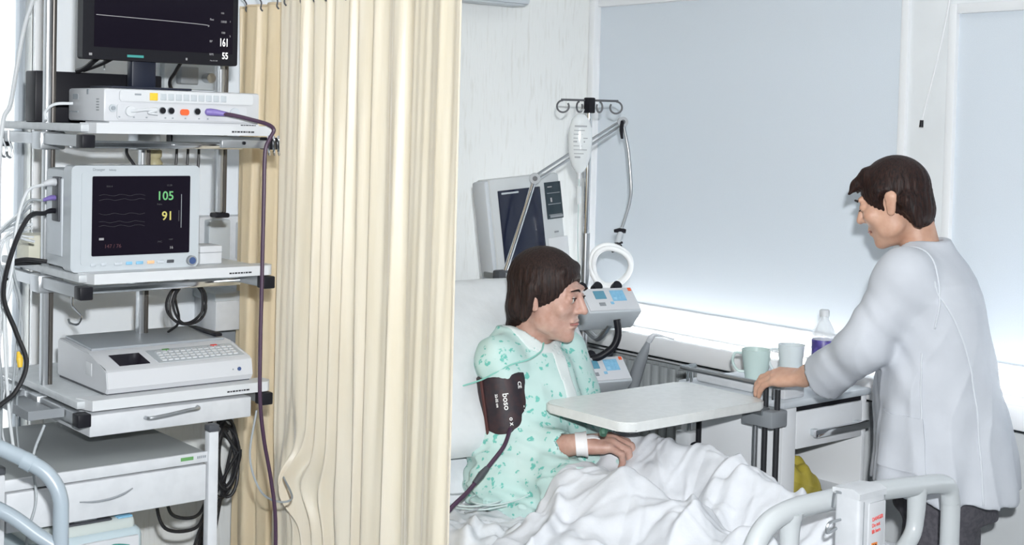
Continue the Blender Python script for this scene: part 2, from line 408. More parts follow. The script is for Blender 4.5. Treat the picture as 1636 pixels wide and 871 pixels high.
def mesh_from(name, V, Fq, m, parent=None, relax=1, label=None):
    V = np.asarray(V,float)
    for _ in range(relax):     # light Laplacian smoothing removes grid steps
        acc = np.zeros_like(V); cn = np.zeros(len(V))
        for a,b in ((0,1),(1,2),(2,3),(3,0)):
            np.add.at(acc,Fq[:,a],V[Fq[:,b]]); np.add.at(acc,Fq[:,b],V[Fq[:,a]]); np.add.at(cn,Fq[:,a],1); np.add.at(cn,Fq[:,b],1)
        V = V*.5+.5*acc/np.maximum(cn,1)[:,None]
    me = bpy.data.meshes.new(name); me.vertices.add(len(V)); me.vertices.foreach_set('co',V.astype(np.float32).ravel())
    me.loops.add(Fq.size); me.loops.foreach_set('vertex_index',Fq.astype(np.int32).ravel())
    me.polygons.add(len(Fq)); me.polygons.foreach_set('loop_start',(np.arange(len(Fq))*4).astype(np.int32))
    me.update(calc_edges=True); me.validate()
    return finish(name, me, m, parent, 180, label)
def head_frame(c, face, tilt_down=0, side=0):
    """local x = head's right... y = face direction, z = up"""
    f = Vector((face[0],face[1],0)).normalized(); f = (f*math.cos(tilt_down)+Vector((0,0,-1))*math.sin(tilt_down)).normalized()
    x = f.cross(Vector((0,0,1))).normalized(); z = x.cross(f)
    if side:
        R = Matrix.Rotation(side,3,f); x = R@x; z = R@z
    R = Matrix((x,f,z)).transposed()
    return Vector(c), R
def add_head(S, c, R, s=1.0, open_eyes=True):
    Rn = np.array(R)
    P = lambda x,y,z: np.array(c)+Rn@np.array((x,y,z))*s
    def e(x,y,z,a,b,d,k=.012,op='u'): S.ell(P(x,y,z),np.array((a,b,d))*s,k*s,op,Rn)
    e(0,-.010,.032,.071,.087,.082); e(0,.030,-.030,.055,.062,.076,.02); e(0,.048,-.083,.034,.036,.030,.02); e(0,.072,-.100,.018,.016,.015,.014)
    for q in (-1,1):
        e(q*.041,.024,-.064,.014,.032,.024,.02); e(q*.040,.066,-.022,.022,.020,.020,.02); e(q*.023,.082,.026,.021,.011,.008,.018)
    for q in (-1,1): e(q*.031,.098,.004,.016,.017,.0115,.010,'s')
    S.cap(P(0,.088,.018),P(0,.110,-.026),.0070*s,.0105*s,.010*s)
    for q in (-1,1):
        S.cap(P(q*.011,.098,-.030),P(q*.012,.094,-.030),.0070*s,None,.006*s)
        e(q*.0305,.0815,.0035,.0165,.0120,.0110,.006)
        if open_eyes: e(q*.0305,.0985,.0030,.0115,.0105,.0036,.002,'s')
        S.cap(P(q*.016,.0860,.0125),P(q*.041,.0770,.0105),.0040*s,.0026*s,.008*s)
    S.cap(P(-.016,.087,-.058),P(.016,.087,-.058),.0065*s,None,.006*s); S.cap(P(-.013,.086,-.069),P(.013,.086,-.069),.0068*s,None,.006*s)
    S.cap(P(-.024,.086,-.0635),P(.024,.086,-.0635),.0035*s,None,.006*s,op='s')
    for q in (-1,1):
        S.cap(P(q*.077,-.010,.010),P(q*.071,.002,-.028),.0175*s,.012*s,.005*s,flat=(Rn@np.array((1,0,0)),.45))
        e(q*.088,-.003,-.002,.007,.008,.014,.004,'s')
def head_details(parent, c, R, s, open_eyes=True):
    T = Matrix.Translation(c) @ R.to_4x4() @ Matrix.Scale(s,4)
    for q in (-1,1):
        b = tube(B(), [(q*.019,.0905,.0010 if not open_eyes else .0062),(q*.030,.0955,-.0015 if not open_eyes else .0078),(q*.043,.0865,.0 if not open_eyes else .0058)], [.0009,.0016,.0009], 6); bmesh.ops.transform(b, matrix=T, verts=b.verts); obj('eyelash', b, hair_m, parent, 180)
        if open_eyes:
         b = sph(B(), (q*.0305,.0815,.0030), .0118, u=14, v=10); bmesh.ops.transform(b, matrix=T, verts=b.verts); e = obj('eye', b, eye_w, parent, 180)
         b = sph(B(), (q*.0300,.0918,.0032), .0046, (1,.6,1), u=12, v=8); bmesh.ops.transform(b, matrix=T, verts=b.verts); obj('iris', b, eye_d, e, 180)
        b = tube(B(), [(q*.014,.097,.024),(q*.028,.0985,.029),(q*.046,.086,.025)], [.0022,.003,.0014], 6); bmesh.ops.transform(b, matrix=T, verts=b.verts); obj('eyebrow', b, hair_m, parent, 180)
    b = tube(B(), [(-.022,.0865,-.0632),(0,.0945,-.0628),(.022,.0865,-.0632)], [.0016,.0042,.0016], 8, flat=((0,0,1),.9)); bmesh.ops.transform(b, matrix=T, verts=b.verts); obj('lips', b, lip_c, parent, 180)
def add_hand(S, wrist, ydir, zdir, side, curl, s=1.0, thumb=.5, spread=1.0, fr=1.0):
    """wrist frame: y along the palm, z out of the back of the hand, x towards the thumb (side=+1/-1)"""
    y = np.array(ydir,float); y /= np.linalg.norm(y); z = np.array(zdir,float); z -= y*(z@y); z /= np.linalg.norm(z); x = np.cross(y,z)*side
    W = np.array(wrist,float); P = lambda a,b,c: W+(x*a+y*b+z*c)*s
    kn = [(.027,.082,.003),(.009,.087,.006),(-.010,.083,.004),(-.027,.075,-.001)]
    for q in kn: S.cap(P(q[0]*.55,.006,0),P(*q),.0145*s,.0105*s,.010*s)
    S.cap(P(-.014,.03,-.006),P(-.02,.06,-.006),.013*s,.012*s,.012*s); S.cap(P(.012,.02,-.006),P(.020,.06,-.006),.014*s,.012*s,.012*s)
    Ls = [(.042,.025,.020),(.046,.028,.021),(.042,.026,.020),(.033,.020,.018)]
    for i,q in enumerate(kn):
        p = np.array(q); a = 0; sp = (1.5-i)*.05*spread; rr = [.0092,.0083,.0078,.0066] if i<3 else [.0082,.0074,.0068,.0058]
        for j,l in enumerate(Ls[i]):
            a += curl[i][j]; dv = np.array((sp*math.cos(a), math.cos(a), -math.sin(a)))
            n_ = p+dv*l; S.cap(P(*p),P(*n_),rr[j]*s*fr,rr[j+1]*s*fr,.0035*s); p = n_
    p0 = (.016,.016,-.008); p1 = (.040,.046,-.014-.01*thumb); p2 = (.050,.074,-.020-.02*thumb); p3 = (.050,.098,-.026-.03*thumb)
    S.cap(P(*p0),P(*p1),.015*s,.0115*s,.010*s); S.cap(P(*p1),P(*p2),.0105*s,.0092*s,.004*s); S.cap(P(*p2),P(*p3),.0092*s,.0072*s,.003*s)
def wob(X,Y,Z,f,ph=0):
    return (np.sin(X*f*1.0+Y*f*.7+1.3+ph)+np.sin(Y*f*1.1-Z*f*.8+2.1*ph+.4)+np.sin(Z*f*.9+X*f*.6-ph))/3
# ================================================================== THE ROOM
X0,X1,Y0,Y1,ZC = -4.6,3.4,-4.8,3.67,3.0
struct('floor', bx(X0-.2,X1+.2,Y0-.2,Y1+.2,-.1,0), floor_m)
struct('ceiling', bx(X0-.2,X1+.2,Y0-.2,Y1+.2,ZC,ZC+.1), ceil_m)
struct('wall_left', bx(X0-.2,X0,Y0,Y1,0,ZC), wall_white)
struct('wall_front', bx(X0,X1,Y0-.2,Y0,0,ZC), wall_white)
# back wall with the tall narrow window by the supply pendant
W3 = (.72,1.335,.55,2.4)
b = B(); box(b,X0,W3[0],Y1,Y1+.2,0,ZC); box(b,W3[1],X1+.2,Y1,Y1+.2,0,ZC); box(b,W3[0],W3[1],Y1,Y1+.2,0,W3[2]); box(b,W3[0],W3[1],Y1,Y1+.2,W3[3],ZC)
struct('wall_back', b, plaster)
# right wall with two windows
WA = (2.344,3.645,.95,2.083); WB = (.85,2.169,.95,1.989)
b = B(); box(b,X1,X1+.2,Y0,WB[0],0,ZC); box(b,X1,X1+.2,WB[0],WA[1],0,.95); box(b,X1,X1+.2,WB[1],WA[0],.95,ZC); box(b,X1,X1+.2,WA[1],Y1,0,ZC)
box(b,X1,X1+.2,WA[0],WA[1],WA[3],ZC); box(b,X1,X1+.2,WB[0],WB[1],WB[3],ZC)
struct('wall_right', b, wall_white)
def window(name, yz):
    y0,y1,z0,z1 = yz; xo = X1+.12; w = .05
    b = B(); box(b,xo,xo+.05,y0,y0+w,z0,z1,.004); box(b,xo,xo+.05,y1-w,y1,z0,z1,.004); box(b,xo,xo+.05,y0+w,y1-w,z1-w,z1,.004); box(b,xo,xo+.05,y0+w,y1-w,z0,z0+.02,.004)
    o = struct(name, b, frame_white)
    obj('pane', bx(xo+.02,xo+.026,y0+w,y1-w,z0+.02,z1-w), glass_m, o)
    # proud casing around the opening
    b = B(); t = .012
    box(b,X1-t,X1+.03,y0-.022,y0+.004,z0,z1+.024,.004); box(b,X1-t,X1+.03,y1-.004,y1+.022,z0,z1+.024,.004); box(b,X1-t,X1+.03,y0+.004,y1-.004,z1-.004,z1+.024,.004)
    obj('casing', b, frame_white, o)
    return o
window('window_1', WA); window('window_2', WB)
b = B(); x0,x1,z0,z1 = W3
box(b,x0,x0+.05,Y1+.06,Y1+.12,z0,z1,.004); box(b,1.20,1.264,Y1+.06,Y1+.12,z0,z1,.004); box(b,x1-.006,x1,Y1+.06,Y1+.12,z0,z1); box(b,x0+.05,1.20,Y1+.06,Y1+.12,z1-.05,z1,.004); box(b,x0+.05,1.20,Y1+.06,Y1+.12,z0,z0+.05,.004)
box(b,1.264,x1-.006,Y1+.06,Y1+.12,z0,z0+.05,.004); box(b,1.264,x1-.006,Y1+.06,Y1+.12,z1-.05,z1,.004)
w3 = struct('window_3', b, frame_grey)
obj('pane', bx(x0+.05,1.20,Y1+.085,Y1+.09,z0+.05,z1-.05), glass_m, w3); obj('pane', bx(1.264,x1-.006,Y1+.085,Y1+.09,z0+.05,z1-.05), glass_m, w3)
obj('casing', bx(x1,x1+.035,Y1-.014,Y1+.01,z0-.02,z1+.02,.004), frame_white, w3)
struct('trim_1', bx(3.28,X1+.16,.3,3.655,.872,.938,.008), sill_m)          # window sill
struct('trim_2', bx(X1-.014,X1,.3,3.66,.845,.872), dgrey)                   # dark joint below the sill
struct('baseboard_back', bx(1.4,X1,Y1-.015,Y1,0,.09,.004), frame_grey)
struct('baseboard_right', bx(X1-.015,X1,-4.7,Y1-.02,0,.09,.004), frame_grey)
struct('trim_4', bx(1.375,2.06,Y1-.006,Y1,.74,ZC,.002), panel_m)          # smooth supply panel behind the stand
struct('trim_3', bx(X1-.03,X1,Y1-.03,Y1,.94,ZC,.006), frame_white)          # corner strip
# housings of the added ceiling fill lights, out of view
for i,(x,y) in enumerate(FILL):
    t = thing('ceiling_luminaire', ['recessed ceiling light panel nearer the back of the ward','recessed ceiling light panel nearer the windows'][i], 'ceiling light', (x,y,ZC-.04), 'ceiling luminaires')
    b = B(); box(b,x-.62,x+.62,y-.16,y-.13,ZC-.05,ZC); box(b,x-.62,x+.62,y+.13,y+.16,ZC-.05,ZC); box(b,x-.62,x-.59,y-.13,y+.13,ZC-.05,ZC); box(b,x+.59,x+.62,y-.13,y+.13,ZC-.05,ZC)
    obj('housing', b, frame_white, t); obj('diffuser', bx(x-.59,x+.59,y-.13,y+.13,ZC-.035,ZC-.03), fill_m, t)
# radiator of upright flutes below the sill
t = thing('radiator', 'grey panel radiator with upright flutes under the window sill', 'radiator', (3.34,3.1,.12))
obj('panel', bx(3.352,3.375,2.74,3.62,.16,.84,.004), rad_m, t)
for k in range(22):
    y = 2.76+k*.04; obj('flute', bx(3.338,3.353,y,y+.028,.17,.83,.004), rad_m, t)
obj('foot', bx(3.345,3.375,2.80,2.83,0,.17), rad_m, t); obj('foot', bx(3.345,3.375,3.52,3.55,0,.17), rad_m, t)
# roller blinds
def blind(name, label, y0,y1,zb,zt, x):
    t = thing(name, label, 'blind', (x,(y0+y1)/2,zb), 'roller blinds')
    obj('fabric', bx(x,x+.0025,y0,y1,zb,zt-.0005), blind_m, t)
    obj('bottom_bar', bx(x-.005,x+.007,y0,y1,zb-.006,zb+.006,.003), frame_white, t)
    obj('roller', cyl(B(),(x+.022,y0,zt-.03),(x+.022,y1,zt-.03),.02), frame_white, t)
    return t
blind('roller_blind','wide pale blue-grey roller blind behind the bedside cabinet',WA[0]+.0005,WA[1]-.0005,1.016,WA[3],3.404)
bb = blind('roller_blind','pale blue-grey roller blind at the right edge behind the nurse',WB[0]+.0005,WB[1]-.0005,1.016,WB[3],3.404)
OFF[bb.name] = Vector(bb.location)
cd_ = obj('pull_cord', tube(B(), [(3.372,2.165,2.10),(3.370,2.20,1.9),(3.368,2.252,1.682)], .0022, 6), frame_white, bb)
obj('cord_end', cyl(B(),(3.368,2.252,1.684),(3.368,2.253,1.664),.005,.006,10), blk, cd_)
# wall lamp high on the back wall above the bed
t = thing('bed_lamp', 'pale grey wall lamp at the top edge above the bed head', 'lamp', (2.86,3.6,2.05))
obj('housing', bx(2.70,3.0,3.56,3.64,2.052,2.13,.012), grey_dev, t); obj('bracket', bx(2.80,2.9,3.63,3.67,2.07,2.11), steel, t); obj('diffuser', bx(2.72,2.98,3.565,3.635,2.047,2.054,.002), pale_dev, t)

# ================================================================== SUPPLY PENDANT with three shelves
t = thing('supply_pendant', 'ceiling-hung equipment stand with three shelves and a drawer left of the curtain', 'shelf stand', (1.385,3.1,.93))
PX = [(1.166,3.1,.97,ZC),(1.412,3.125,.97,ZC),(1.615,3.12,1.40,ZC)]
for (x,y,z0,z1) in PX:
    p = obj('pole', bx(x-.012,x+.003,y-.013,y+.013,z0,z1,.005), alu, t)
    obj('pole_slot', bx(x+.003,x+.013,y-.012,y+.012,z0,z1,.003), alu_d, p)
    obj('pole_foot', bx(x-.02,x+.02,y-.018,y+.018,z0-.012,z0,.004), blk, p)
def pshelf(zt, mark):
    s_ = obj('shelf', bx(1.15,1.60,2.87,3.36,zt-.018,zt,.004), board_m, t)
    # white moulded front lip with a rounded right end
    pts = [(1.175,2.845,zt-.020),(1.60,2.845,zt-.020)] + [(1.60+.022*math.sin(a),2.875-.03*math.cos(a),zt-.020) for a in np.linspace(.2,1.5,6)] + [(1.62,2.90,zt-.020),(1.16,2.90,zt-.020)]
    obj('front_lip', prism(B(), pts, (0,0,.023)), lip_m, s_)
    for x in (1.153,1.60):
        obj('side_rail', bx(x-.010,x+.010,2.87,3.36,zt-.050,zt-.024,.003), alu, s_)
        obj('end_cap', bx(x-.013,x+.017,2.836,2.872,zt-.052,zt-.023,.003), blk, s_)
        obj('end_cap', bx(x-.015,x+.015,3.345,3.375,zt-.062,zt-.026,.004), blk, s_)
    obj('cross_bar', bx(1.165,1.59,2.955,2.975,zt-.055,zt-.038,.003), chrome, s_)
    b = B(); x = 1.50
    for w in (.006,.004,.007,.005,.006,.003,.006,.008): box(b,x,x+w,2.8440,2.8446,zt-.013,zt-.0095); x += w+.0018
    obj('maker_mark', b, ink, s_)
    for (x,y) in ((1.166,3.1),(1.412,3.125)): obj('clamp', bx(x-.03,x+.03,y-.03,y+.03,zt-.062,zt-.02,.005), alu, s_)
    return s_
s1 = pshelf(1.62,1); s2 = pshelf(1.290,1); s3 = pshelf(1.012,1)
obj('screw', cyl(B(),(1.525,2.83,1.583),(1.525,2.845,1.583),.004), blk, s1)
obj('front_rail', bx(1.47,1.59,2.835,2.85,1.571,1.590,.003), alu, s1)
# drawer below the lowest shelf
d_ = obj('drawer', bx(1.168,1.562,2.842,3.32,.936,.984,.003), white_pl, t)
obj('handle', tube(B(), [(1.294,2.838,.966),(1.30,2.822,.967),(1.335,2.818,.970),(1.385,2.818,.975),(1.415,2.822,.976),(1.421,2.838,.976)], .0045, 8), steel, d_)
obj('drawer_runner', bx(1.160,1.168,2.87,3.3,.955,.975), alu, d_)
# hooks under the middle and top shelves
def shook(x,y,z,r=.013):
    return tube(B(), [(x,y,z),(x,y,z-.022),(x+r*.8,y,z-.036),(x+r*1.6,y,z-.05),(x+r,y,z-.066),(x-r*.3,y,z-.062),(x-r*.6,y,z-.052)], .0026, 6)
obj('hook', shook(1.172,2.96,1.234), chrome, s2)
for q in (3.26,3.30): obj('hook', shook(1.130,q,1.60,.006), steel, s1)
for k,x in enumerate((1.588,1.602,1.614)): obj('hook', tube(B(), [(x,2.83,1.60),(x-.004,2.822,1.588),(x-.002,2.824,1.566),(x+.004,2.83,1.556)], .003, 6), chrome, s1)
# ---- screen on top
b = B(); box(b,1.062,1.140,2.92,3.16,.972,.978,.002); box(b,1.060,1.064,2.92,3.16,.972,.992); box(b,1.060,1.140,2.916,2.920,.972,.992); box(b,1.060,1.140,3.160,3.164,.972,.992)
obj('side_tray', b, mgrey, s3, label='grey tray clipped to the left side rail')
t = thing('lcd_monitor', 'black flat screen with a flat white trace, standing on the top shelf', 'monitor', (1.38,2.97,1.702))
x0,x1,z0,z1 = 1.190,1.575,1.766,2.055
b = B(); prism(b, [(x,2.966,z) for x,z in rrect((x0+x1)/2,(z0+z1)/2,x1-x0,z1-z0,.006)], (0,.03,0)); obj('housing', b, blk, t)
sc = obj('screen', bx(x0+.026,x1-.014,2.9645,2.9665,z0+.028,z1-.014), blk2, t)
sx = x0+.026
obj('trace', tube(B(), [(sx+.004,2.964,z0+.100),(sx+.12,2.964,z0+.098),(sx+.20,2.964,z0+.0965),(sx+.275,2.964,z0+.094),(sx+.28,2.964,z0+.090)], .0009, 5), txt_d, sc)
yF = 2.9643
text('reading','161',.027,TF(1.525,yF,1.812)@Matrix.Diagonal((.62,1,1,1)),txt_w,sc,bold=.0003); text('reading','55',.022,TF(1.533,yF,1.782)@Matrix.Diagonal((.75,1,1,1)),txt_w,sc,bold=.0003)
for (s,x,z,q) in (('Res',1.500,1.872,.007),('1000',1.528,1.868,.008),('100',1.530,1.842,.007),('BP',1.500,1.820,.007),('RPS',1.500,1.789,.007),('100',1.528,1.889,.006),('Max 0.5 Off',1.502,1.775,.004),('2',1.552,1.835,.006),('1',1.552,1.870,.006)): text('caption',s,q,TF(x,yF,z),txt_d,sc)
for x,w,m in ((x0+.015,.007,txt_d),(x0+.105,.040,teal),(x0+.25,.004,txt_d)): obj('bezel_mark', bx(x,x+w,2.9650,2.9662,z0+.008,z0+.0135), m, t)
obj('neck', bx(1.318,1.378,2.990,3.02,1.706,1.80,.004), navy, t); obj('base', bx(1.245,1.44,2.93,3.06,1.7015,1.7065,.002), navy, t)
# ---- white amplifier module
t = thing('amplifier_module', 'low white recording module with orange socket and yellow button on the top shelf', 'medical device', (1.39,2.97,1.624))
x0,x1,z0,z1 = 1.203,1.588,1.626,1.700
bd = obj('body', bx(x0,x1,2.875,3.08,z0,z1,.006), white_dev, t)
obj('foot_strip', bx(x0+.01,x1-.005,2.868,3.0,1.620,1.627), white_dev, t)
f = obj('key_panel', prism(B(), [(x,2.8745,z) for x,z in rrect(1.403,1.684,.330,.024,.006)], (0,-.0035,0)), lip_m, t)
obj('socket_panel', prism(B(), [(x,2.8748,z) for x,z in rrect(1.393,1.649,.320,.034,.006)], (0,-.0028,0)), white_dev, t)
obj('key', bx(1.308,1.327,2.8685,2.8715,1.6755,1.6925,.001), yel, f, label='yellow square button')
for k in range(9): x = 1.334+k*.0187; obj('key', bx(x,x+.014,2.8688,2.8715,1.677,1.6915,.001), pale_dev, f)
b = B(); box(b,1.273,1.288,2.8702,2.8712,1.686,1.690); obj('maker_mark', b, ink_g, f)
def disc(x,y,z,r,m,parent,nm='socket',d=.004,n=16): return obj(nm, cyl(B(),(x,y,z),(x,y-d,z),r,None,n), m, parent)
s_ = disc(1.223,2.8745,1.656,.0085,pale_dev,t,'knob'); disc(1.223,2.871,1.656,.0045,ink_g,s_,'knob_center')
disc(1.262,2.872,1.650,.0115,lip_m,t,'jack',.008)
b = tube(B(), [(1.262,2.866,1.650),(1.29,2.858,1.654),(1.318,2.856,1.655),(1.300,2.858,1.648),(1.322,2.858,1.645)], [.004,.003,.005,.003,.003], 8); obj('white_connector', b, white_pl, t)
for x in (1.3395,1.3605,1.425): s_ = disc(x,2.872,1.6535,.0068,blk,t); obj('socket_ring', lathe(B(),[(.0062,0),(.0085,0),(.0085,.002),(.0062,.002)],(x,2.8725,1.6535),18,Matrix.Rotation(math.pi/2,3,'X')), mgrey, s_)
obj('orange_socket', prism(B(), [(x,2.8725,z) for x,z in rrect(1.393,1.651,.021,.014,.006)], (0,-.005,0)), orange, t, label='orange rounded socket')
disc(1.452,2.872,1.653,.008,violet,t); disc(1.520,2.8725,1.652,.0125,grey_dev,t,'dial',.005)
for x in (1.236,1.27,1.30,1.345,1.363,1.394,1.428,1.45): obj('caption', bx(x,x+.004,2.8714,2.8720,1.6355,1.6385), ink_g, t)
b = B(); x = 1.535
for w in (.006,.004,.007,.005,.006,.003): box(b,x,x+w,2.8672,2.8680,1.6222,1.6252); x += w+.0016
obj('maker_mark', b, ink, t)
for k in range(5): obj('vent', bx(x0-.0006,x0+.001,2.90,2.915,1.650+k*.006,1.6525+k*.006), mgrey, t)
for (y,z,w,h) in ((3.02,1.675,.03,.012),(2.96,1.686,.010,.012),(3.02,1.645,.05,.003)): obj('side_print', bx(x0-.0006,x0+.001,y,y+w,z,z+h), ink_g, t)
# violet plug and cable running down the stand
t = thing('sensor_cable', 'purple-brown sensor cable with violet plug hanging down in front of the curtain', 'cable', (1.58,2.83,.5))
obj('cable', tube(B(), [(1.470,2.858,1.651),(1.50,2.838,1.647),(1.54,2.826,1.638),(1.580,2.822,1.628),(1.596,2.820,1.615),(1.584,2.820,1.592),(1.574,2.820,1.56),(1.573,2.820,1.45),(1.572,2.820,1.272),(1.571,2.820,1.1),(1.573,2.820,.98),(1.588,2.826,.884),(1.612,2.83,.78),(1.626,2.83,.68),(1.630,2.83,.50),(1.66,2.86,.2),(1.68,2.9,.012)], .0048, 8), purple, t)
obj('plug', tube(B(), [(1.446,2.868,1.653),(1.456,2.864,1.653),(1.468,2.859,1.652),(1.490,2.846,1.649)], [.008,.0088,.008,.005], 10), violet, t)
# black drive box behind
t = thing('drive_unit', 'flat black box behind the white module on the top shelf', 'box', (1.29,3.23,1.62))
obj('body', bx(1.150,1.465,3.145,3.21,1.62,1.740,.004), blk, t); obj('seam', bx(1.185,1.188,3.142,3.146,1.62,1.740), mgrey, t)
# ---- bedside vital-signs monitor
t = thing('patient_monitor', 'pale blue-grey vital signs monitor reading 105 and 91 on the middle shelf', 'monitor', (1.295,2.96,1.290))
x0,x1,z0,z1 = 1.143,1.448,1.292,1.528
b = B(); prism(b, [(x,2.900,z) for x,z in rrect((x0+x1)/2,(z0+z1)/2,x1-x0,z1-z0,.012)], (0,.045,0)); obj('front_frame', b, pale_dev, t)
obj('housing', bx(x0+.006,x1-.006,2.944,3.07,z0+.004,z1-.010,.01), pale_dev, t)
obj('side_panel', bx(x0+.001,x0+.010,2.958,3.05,z0+.03,z1-.03,.004), grey_dev, t)
obj('bezel_inset', prism(B(), [(x,2.9005,z) for x,z in rrect(1.2965,1.410,.262,.205,.006)], (0,-.002,0)), pale_dev, t)
sc = obj('screen', prism(B(), [(x,2.8988,z) for x,z in rrect(1.3065,1.4155,.234,.178,.003)], (0,-.0015,0)), blk2, t)
yF = 2.8970
text('reading','105',.0285,TF(1.3405,yF,1.4495),txt_g,sc,bold=.0003); text('reading','91',.0285,TF(1.3535,yF,1.4035),txt_y,sc,bold=.0003)
for (s,x,z,q,m) in (('12:30',1.365,1.481,.006,txt_dd),('Pulse',1.342,1.438,.006,txt_dd),('PVC',1.345,1.352,.006,txt_dd),('ECG II',1.222,1.480,.005,txt_dd),('NIBP',1.372,1.357,.005,txt_dd)): text('caption',s,q,TF(x,yF,z),m,sc)
text('caption','147 / 76',.012,TF(1.218,yF,1.344),txt_r,sc); text('caption','16',.009,TF(1.374,yF,1.337),txt_d,sc)
for z in (1.462,1.452,1.420,1.402,1.393): obj('trace', tube(B(), [(1.205+i*.012, 2.8970, z+.0018*math.sin(i*1.9+z*90)) for i in range(10)], .0004, 4, sub=3), txt_dd, sc)
obj('level_bar', bx(1.401,1.4025,2.8966,2.8975,1.385,1.462), mgrey, sc); obj('level_bar', bx(1.395,1.397,2.8966,2.8975,1.400,1.425), txt_dd, sc); obj('indicator', bx(1.206,1.217,2.8966,2.8975,1.362,1.367), txt_d, sc)
text('maker_mark','Draeger',.0085,TF(1.190,2.8982,1.5165),ink_g,t); text('maker_mark','Infinity',.006,TF(1.228,2.8982,1.5165),ink_g,t)
for k,(x,w,m) in enumerate(((1.188,.012,grey_dev),(1.212,.012,grey_dev),(1.243,.018,grey_dev),(1.270,.015,blue_p),(1.294,.017,blue_p),(1.321,.017,orange_l),(1.345,.016,grey_dev),(1.369,.017,dgrey))): obj('button', bx(x,x+w,2.8965,2.9005,1.3045,1.3115,.001), m, t)
kb = disc(1.428,2.899,1.308,.0115,mgrey,t,'knob',.010,20); disc(1.428,2.8895,1.308,.008,blue_d,kb,'knob_cap',.002,20)
for z,m,r in ((1.487,white_pl,.009),(1.452,violet,.006),(1.423,blk,.006)): obj('side_plug', tube(B(), [(1.146,2.985,z),(1.128,2.98,z+.001),(1.108,2.975,z-.004)], [r,r,r*.55], 10), m, t)
obj('plug_bay', bx(x0-.004,x0+.006,2.965,3.005,1.400,1.500,.003), dgrey, t)
# boxes beside it
tag(obj('cardboard_box', bx(1.152,1.235,3.18,3.26,1.290,1.352,.003), beige), 'cream box at the back left of the middle shelf', 'box')
t = thing('sensor_box', 'small white box right of the vital signs monitor', 'box', (1.512,2.98,1.29))
obj('body', bx(1.480,1.538,2.955,3.02,1.290,1.334,.003), white_pl, t); obj('lid_seam', bx(1.479,1.539,2.954,3.021,1.317,1.3185), mgrey, t)
# ---- ECG recorder: wedge body with keyboard
t = thing('ecg_recorder', 'white wedge-shaped ECG recorder with small display on the lowest shelf', 'medical device', (1.40,3.03,1.012))
xs = (1.222,1.585); prof = [(2.885,1.018),(2.878,1.030),(2.885,1.066),(2.893,1.072),(2.985,1.092),(2.99,1.096),(3.165,1.106),(3.172,1.100),(3.172,1.018)]
b = B(); prism(b, [(xs[0],y,z) for y,z in prof], (xs[1]-xs[0],0,0)); bmesh.ops.bevel(b, geom=[e for e in b.edges if abs(e.verts[0].co.x-e.verts[1].co.x)<1e-6], offset=.002, segments=2, affect='EDGES')
obj('body', b, white_dev, t)
obj('base_gasket', bx(xs[0]+.004,xs[1]-.004,2.889,3.168,1.012,1.019), dgrey, t)
def ztop(y): return 1.072+(y-2.893)*(.020/.092)
def slab(x0,x1,y0,y1,h,m,nm,parent):   # plate lying on the sloping keyboard
    b = B(); prism(b, [(x0,y0,ztop(y0)-.001),(x1,y0,ztop(y0)-.001),(x1,y1,ztop(y1)-.001),(x0,y1,ztop(y1)-.001)], (0,0,h+.001)); return obj(nm,b,m,parent)
slab(1.262,1.335,2.905,2.968,.0015,blk2,'display',t)
kp = slab(1.355,1.575,2.900,2.978,.0008,pale_dev,'keyboard',t)
for r in range(4):
    for c in range(13): x = 1.368+c*.0152+r*.002; y = 2.910+r*.015; slab(x,x+.0105,y,y+.010,.0032,lip_m,'key',kp)
slab(1.395,1.412,2.967,2.974,.003,green_t,'key',kp); slab(1.520,1.536,2.967,2.974,.003,ink_red,'key',kp)
obj('paper_lid', bx(1.235,1.572,3.0,3.16,1.101,1.1075,.002,M=Matrix.Translation((0,3.08,1.104))@Matrix.Rotation(.057,4,'X')@Matrix.Translation((0,-3.08,-1.104))), mat('smoked_lid',(.33,.36,.39),.35), t)
obj('paper_slot', bx(1.548,1.566,3.0,3.15,1.106,1.113,.002), blk, t)
obj('side_recess', bx(xs[0]-.001,xs[0]+.004,2.965,3.00,1.045,1.075,.001), lip_m, t)
disc(1.548,2.879,1.046,.0045,blue_d,t,'button',.003); disc(1.532,2.879,1.046,.0015,ink_g,t,'button',.002)
# ---- cables around the stand
cable('cable_coil','coil of black cable hanging under the middle shelf',
  [(1.487+.045*math.cos(a)*(1+.12*math.sin(a*1.7)),3.03+.012*math.sin(a*.5),1.185+.052*math.sin(a)*(1+.1*math.cos(a*.9))) for a in np.linspace(1.57,1.57+6.28*3.2,44)]+[(1.48,3.06,1.14),(1.47,3.1,1.11)], .0032, cable_b, sub=3)
LB = 'hanging cables'
cable('power_lead','black lead from the left side of the vital signs monitor looping down',[(1.11,2.965,1.420),(1.061,2.93,1.415),(1.019,2.907,1.346),(1.0,2.905,1.252),(1.024,2.896,1.173),(1.041,2.878,1.107),(1.018,2.87,1.052),(.985,2.88,1.02),(.9,2.9,.95)],.0052,cable_b)
cable('sensor_lead','white lead falling from the upper plug of the vital signs monitor',[(1.108,2.975,1.483),(1.07,2.965,1.468),(1.045,2.955,1.40),(1.035,2.955,1.30),(1.02,2.955,1.20),(1.03,2.95,1.0),(1.05,2.95,.85)],.0035,cable_w)
cable('sensor_lead','violet-grey lead falling from the violet plug of the monitor',[(1.108,2.975,1.448),(1.075,2.975,1.445),(1.05,2.975,1.39),(1.045,2.975,1.30),(1.06,2.97,1.22),(1.05,2.97,1.1),(1.04,2.97,.95)],.003,cable_g)
G = 'tangle of leads left of the stand'
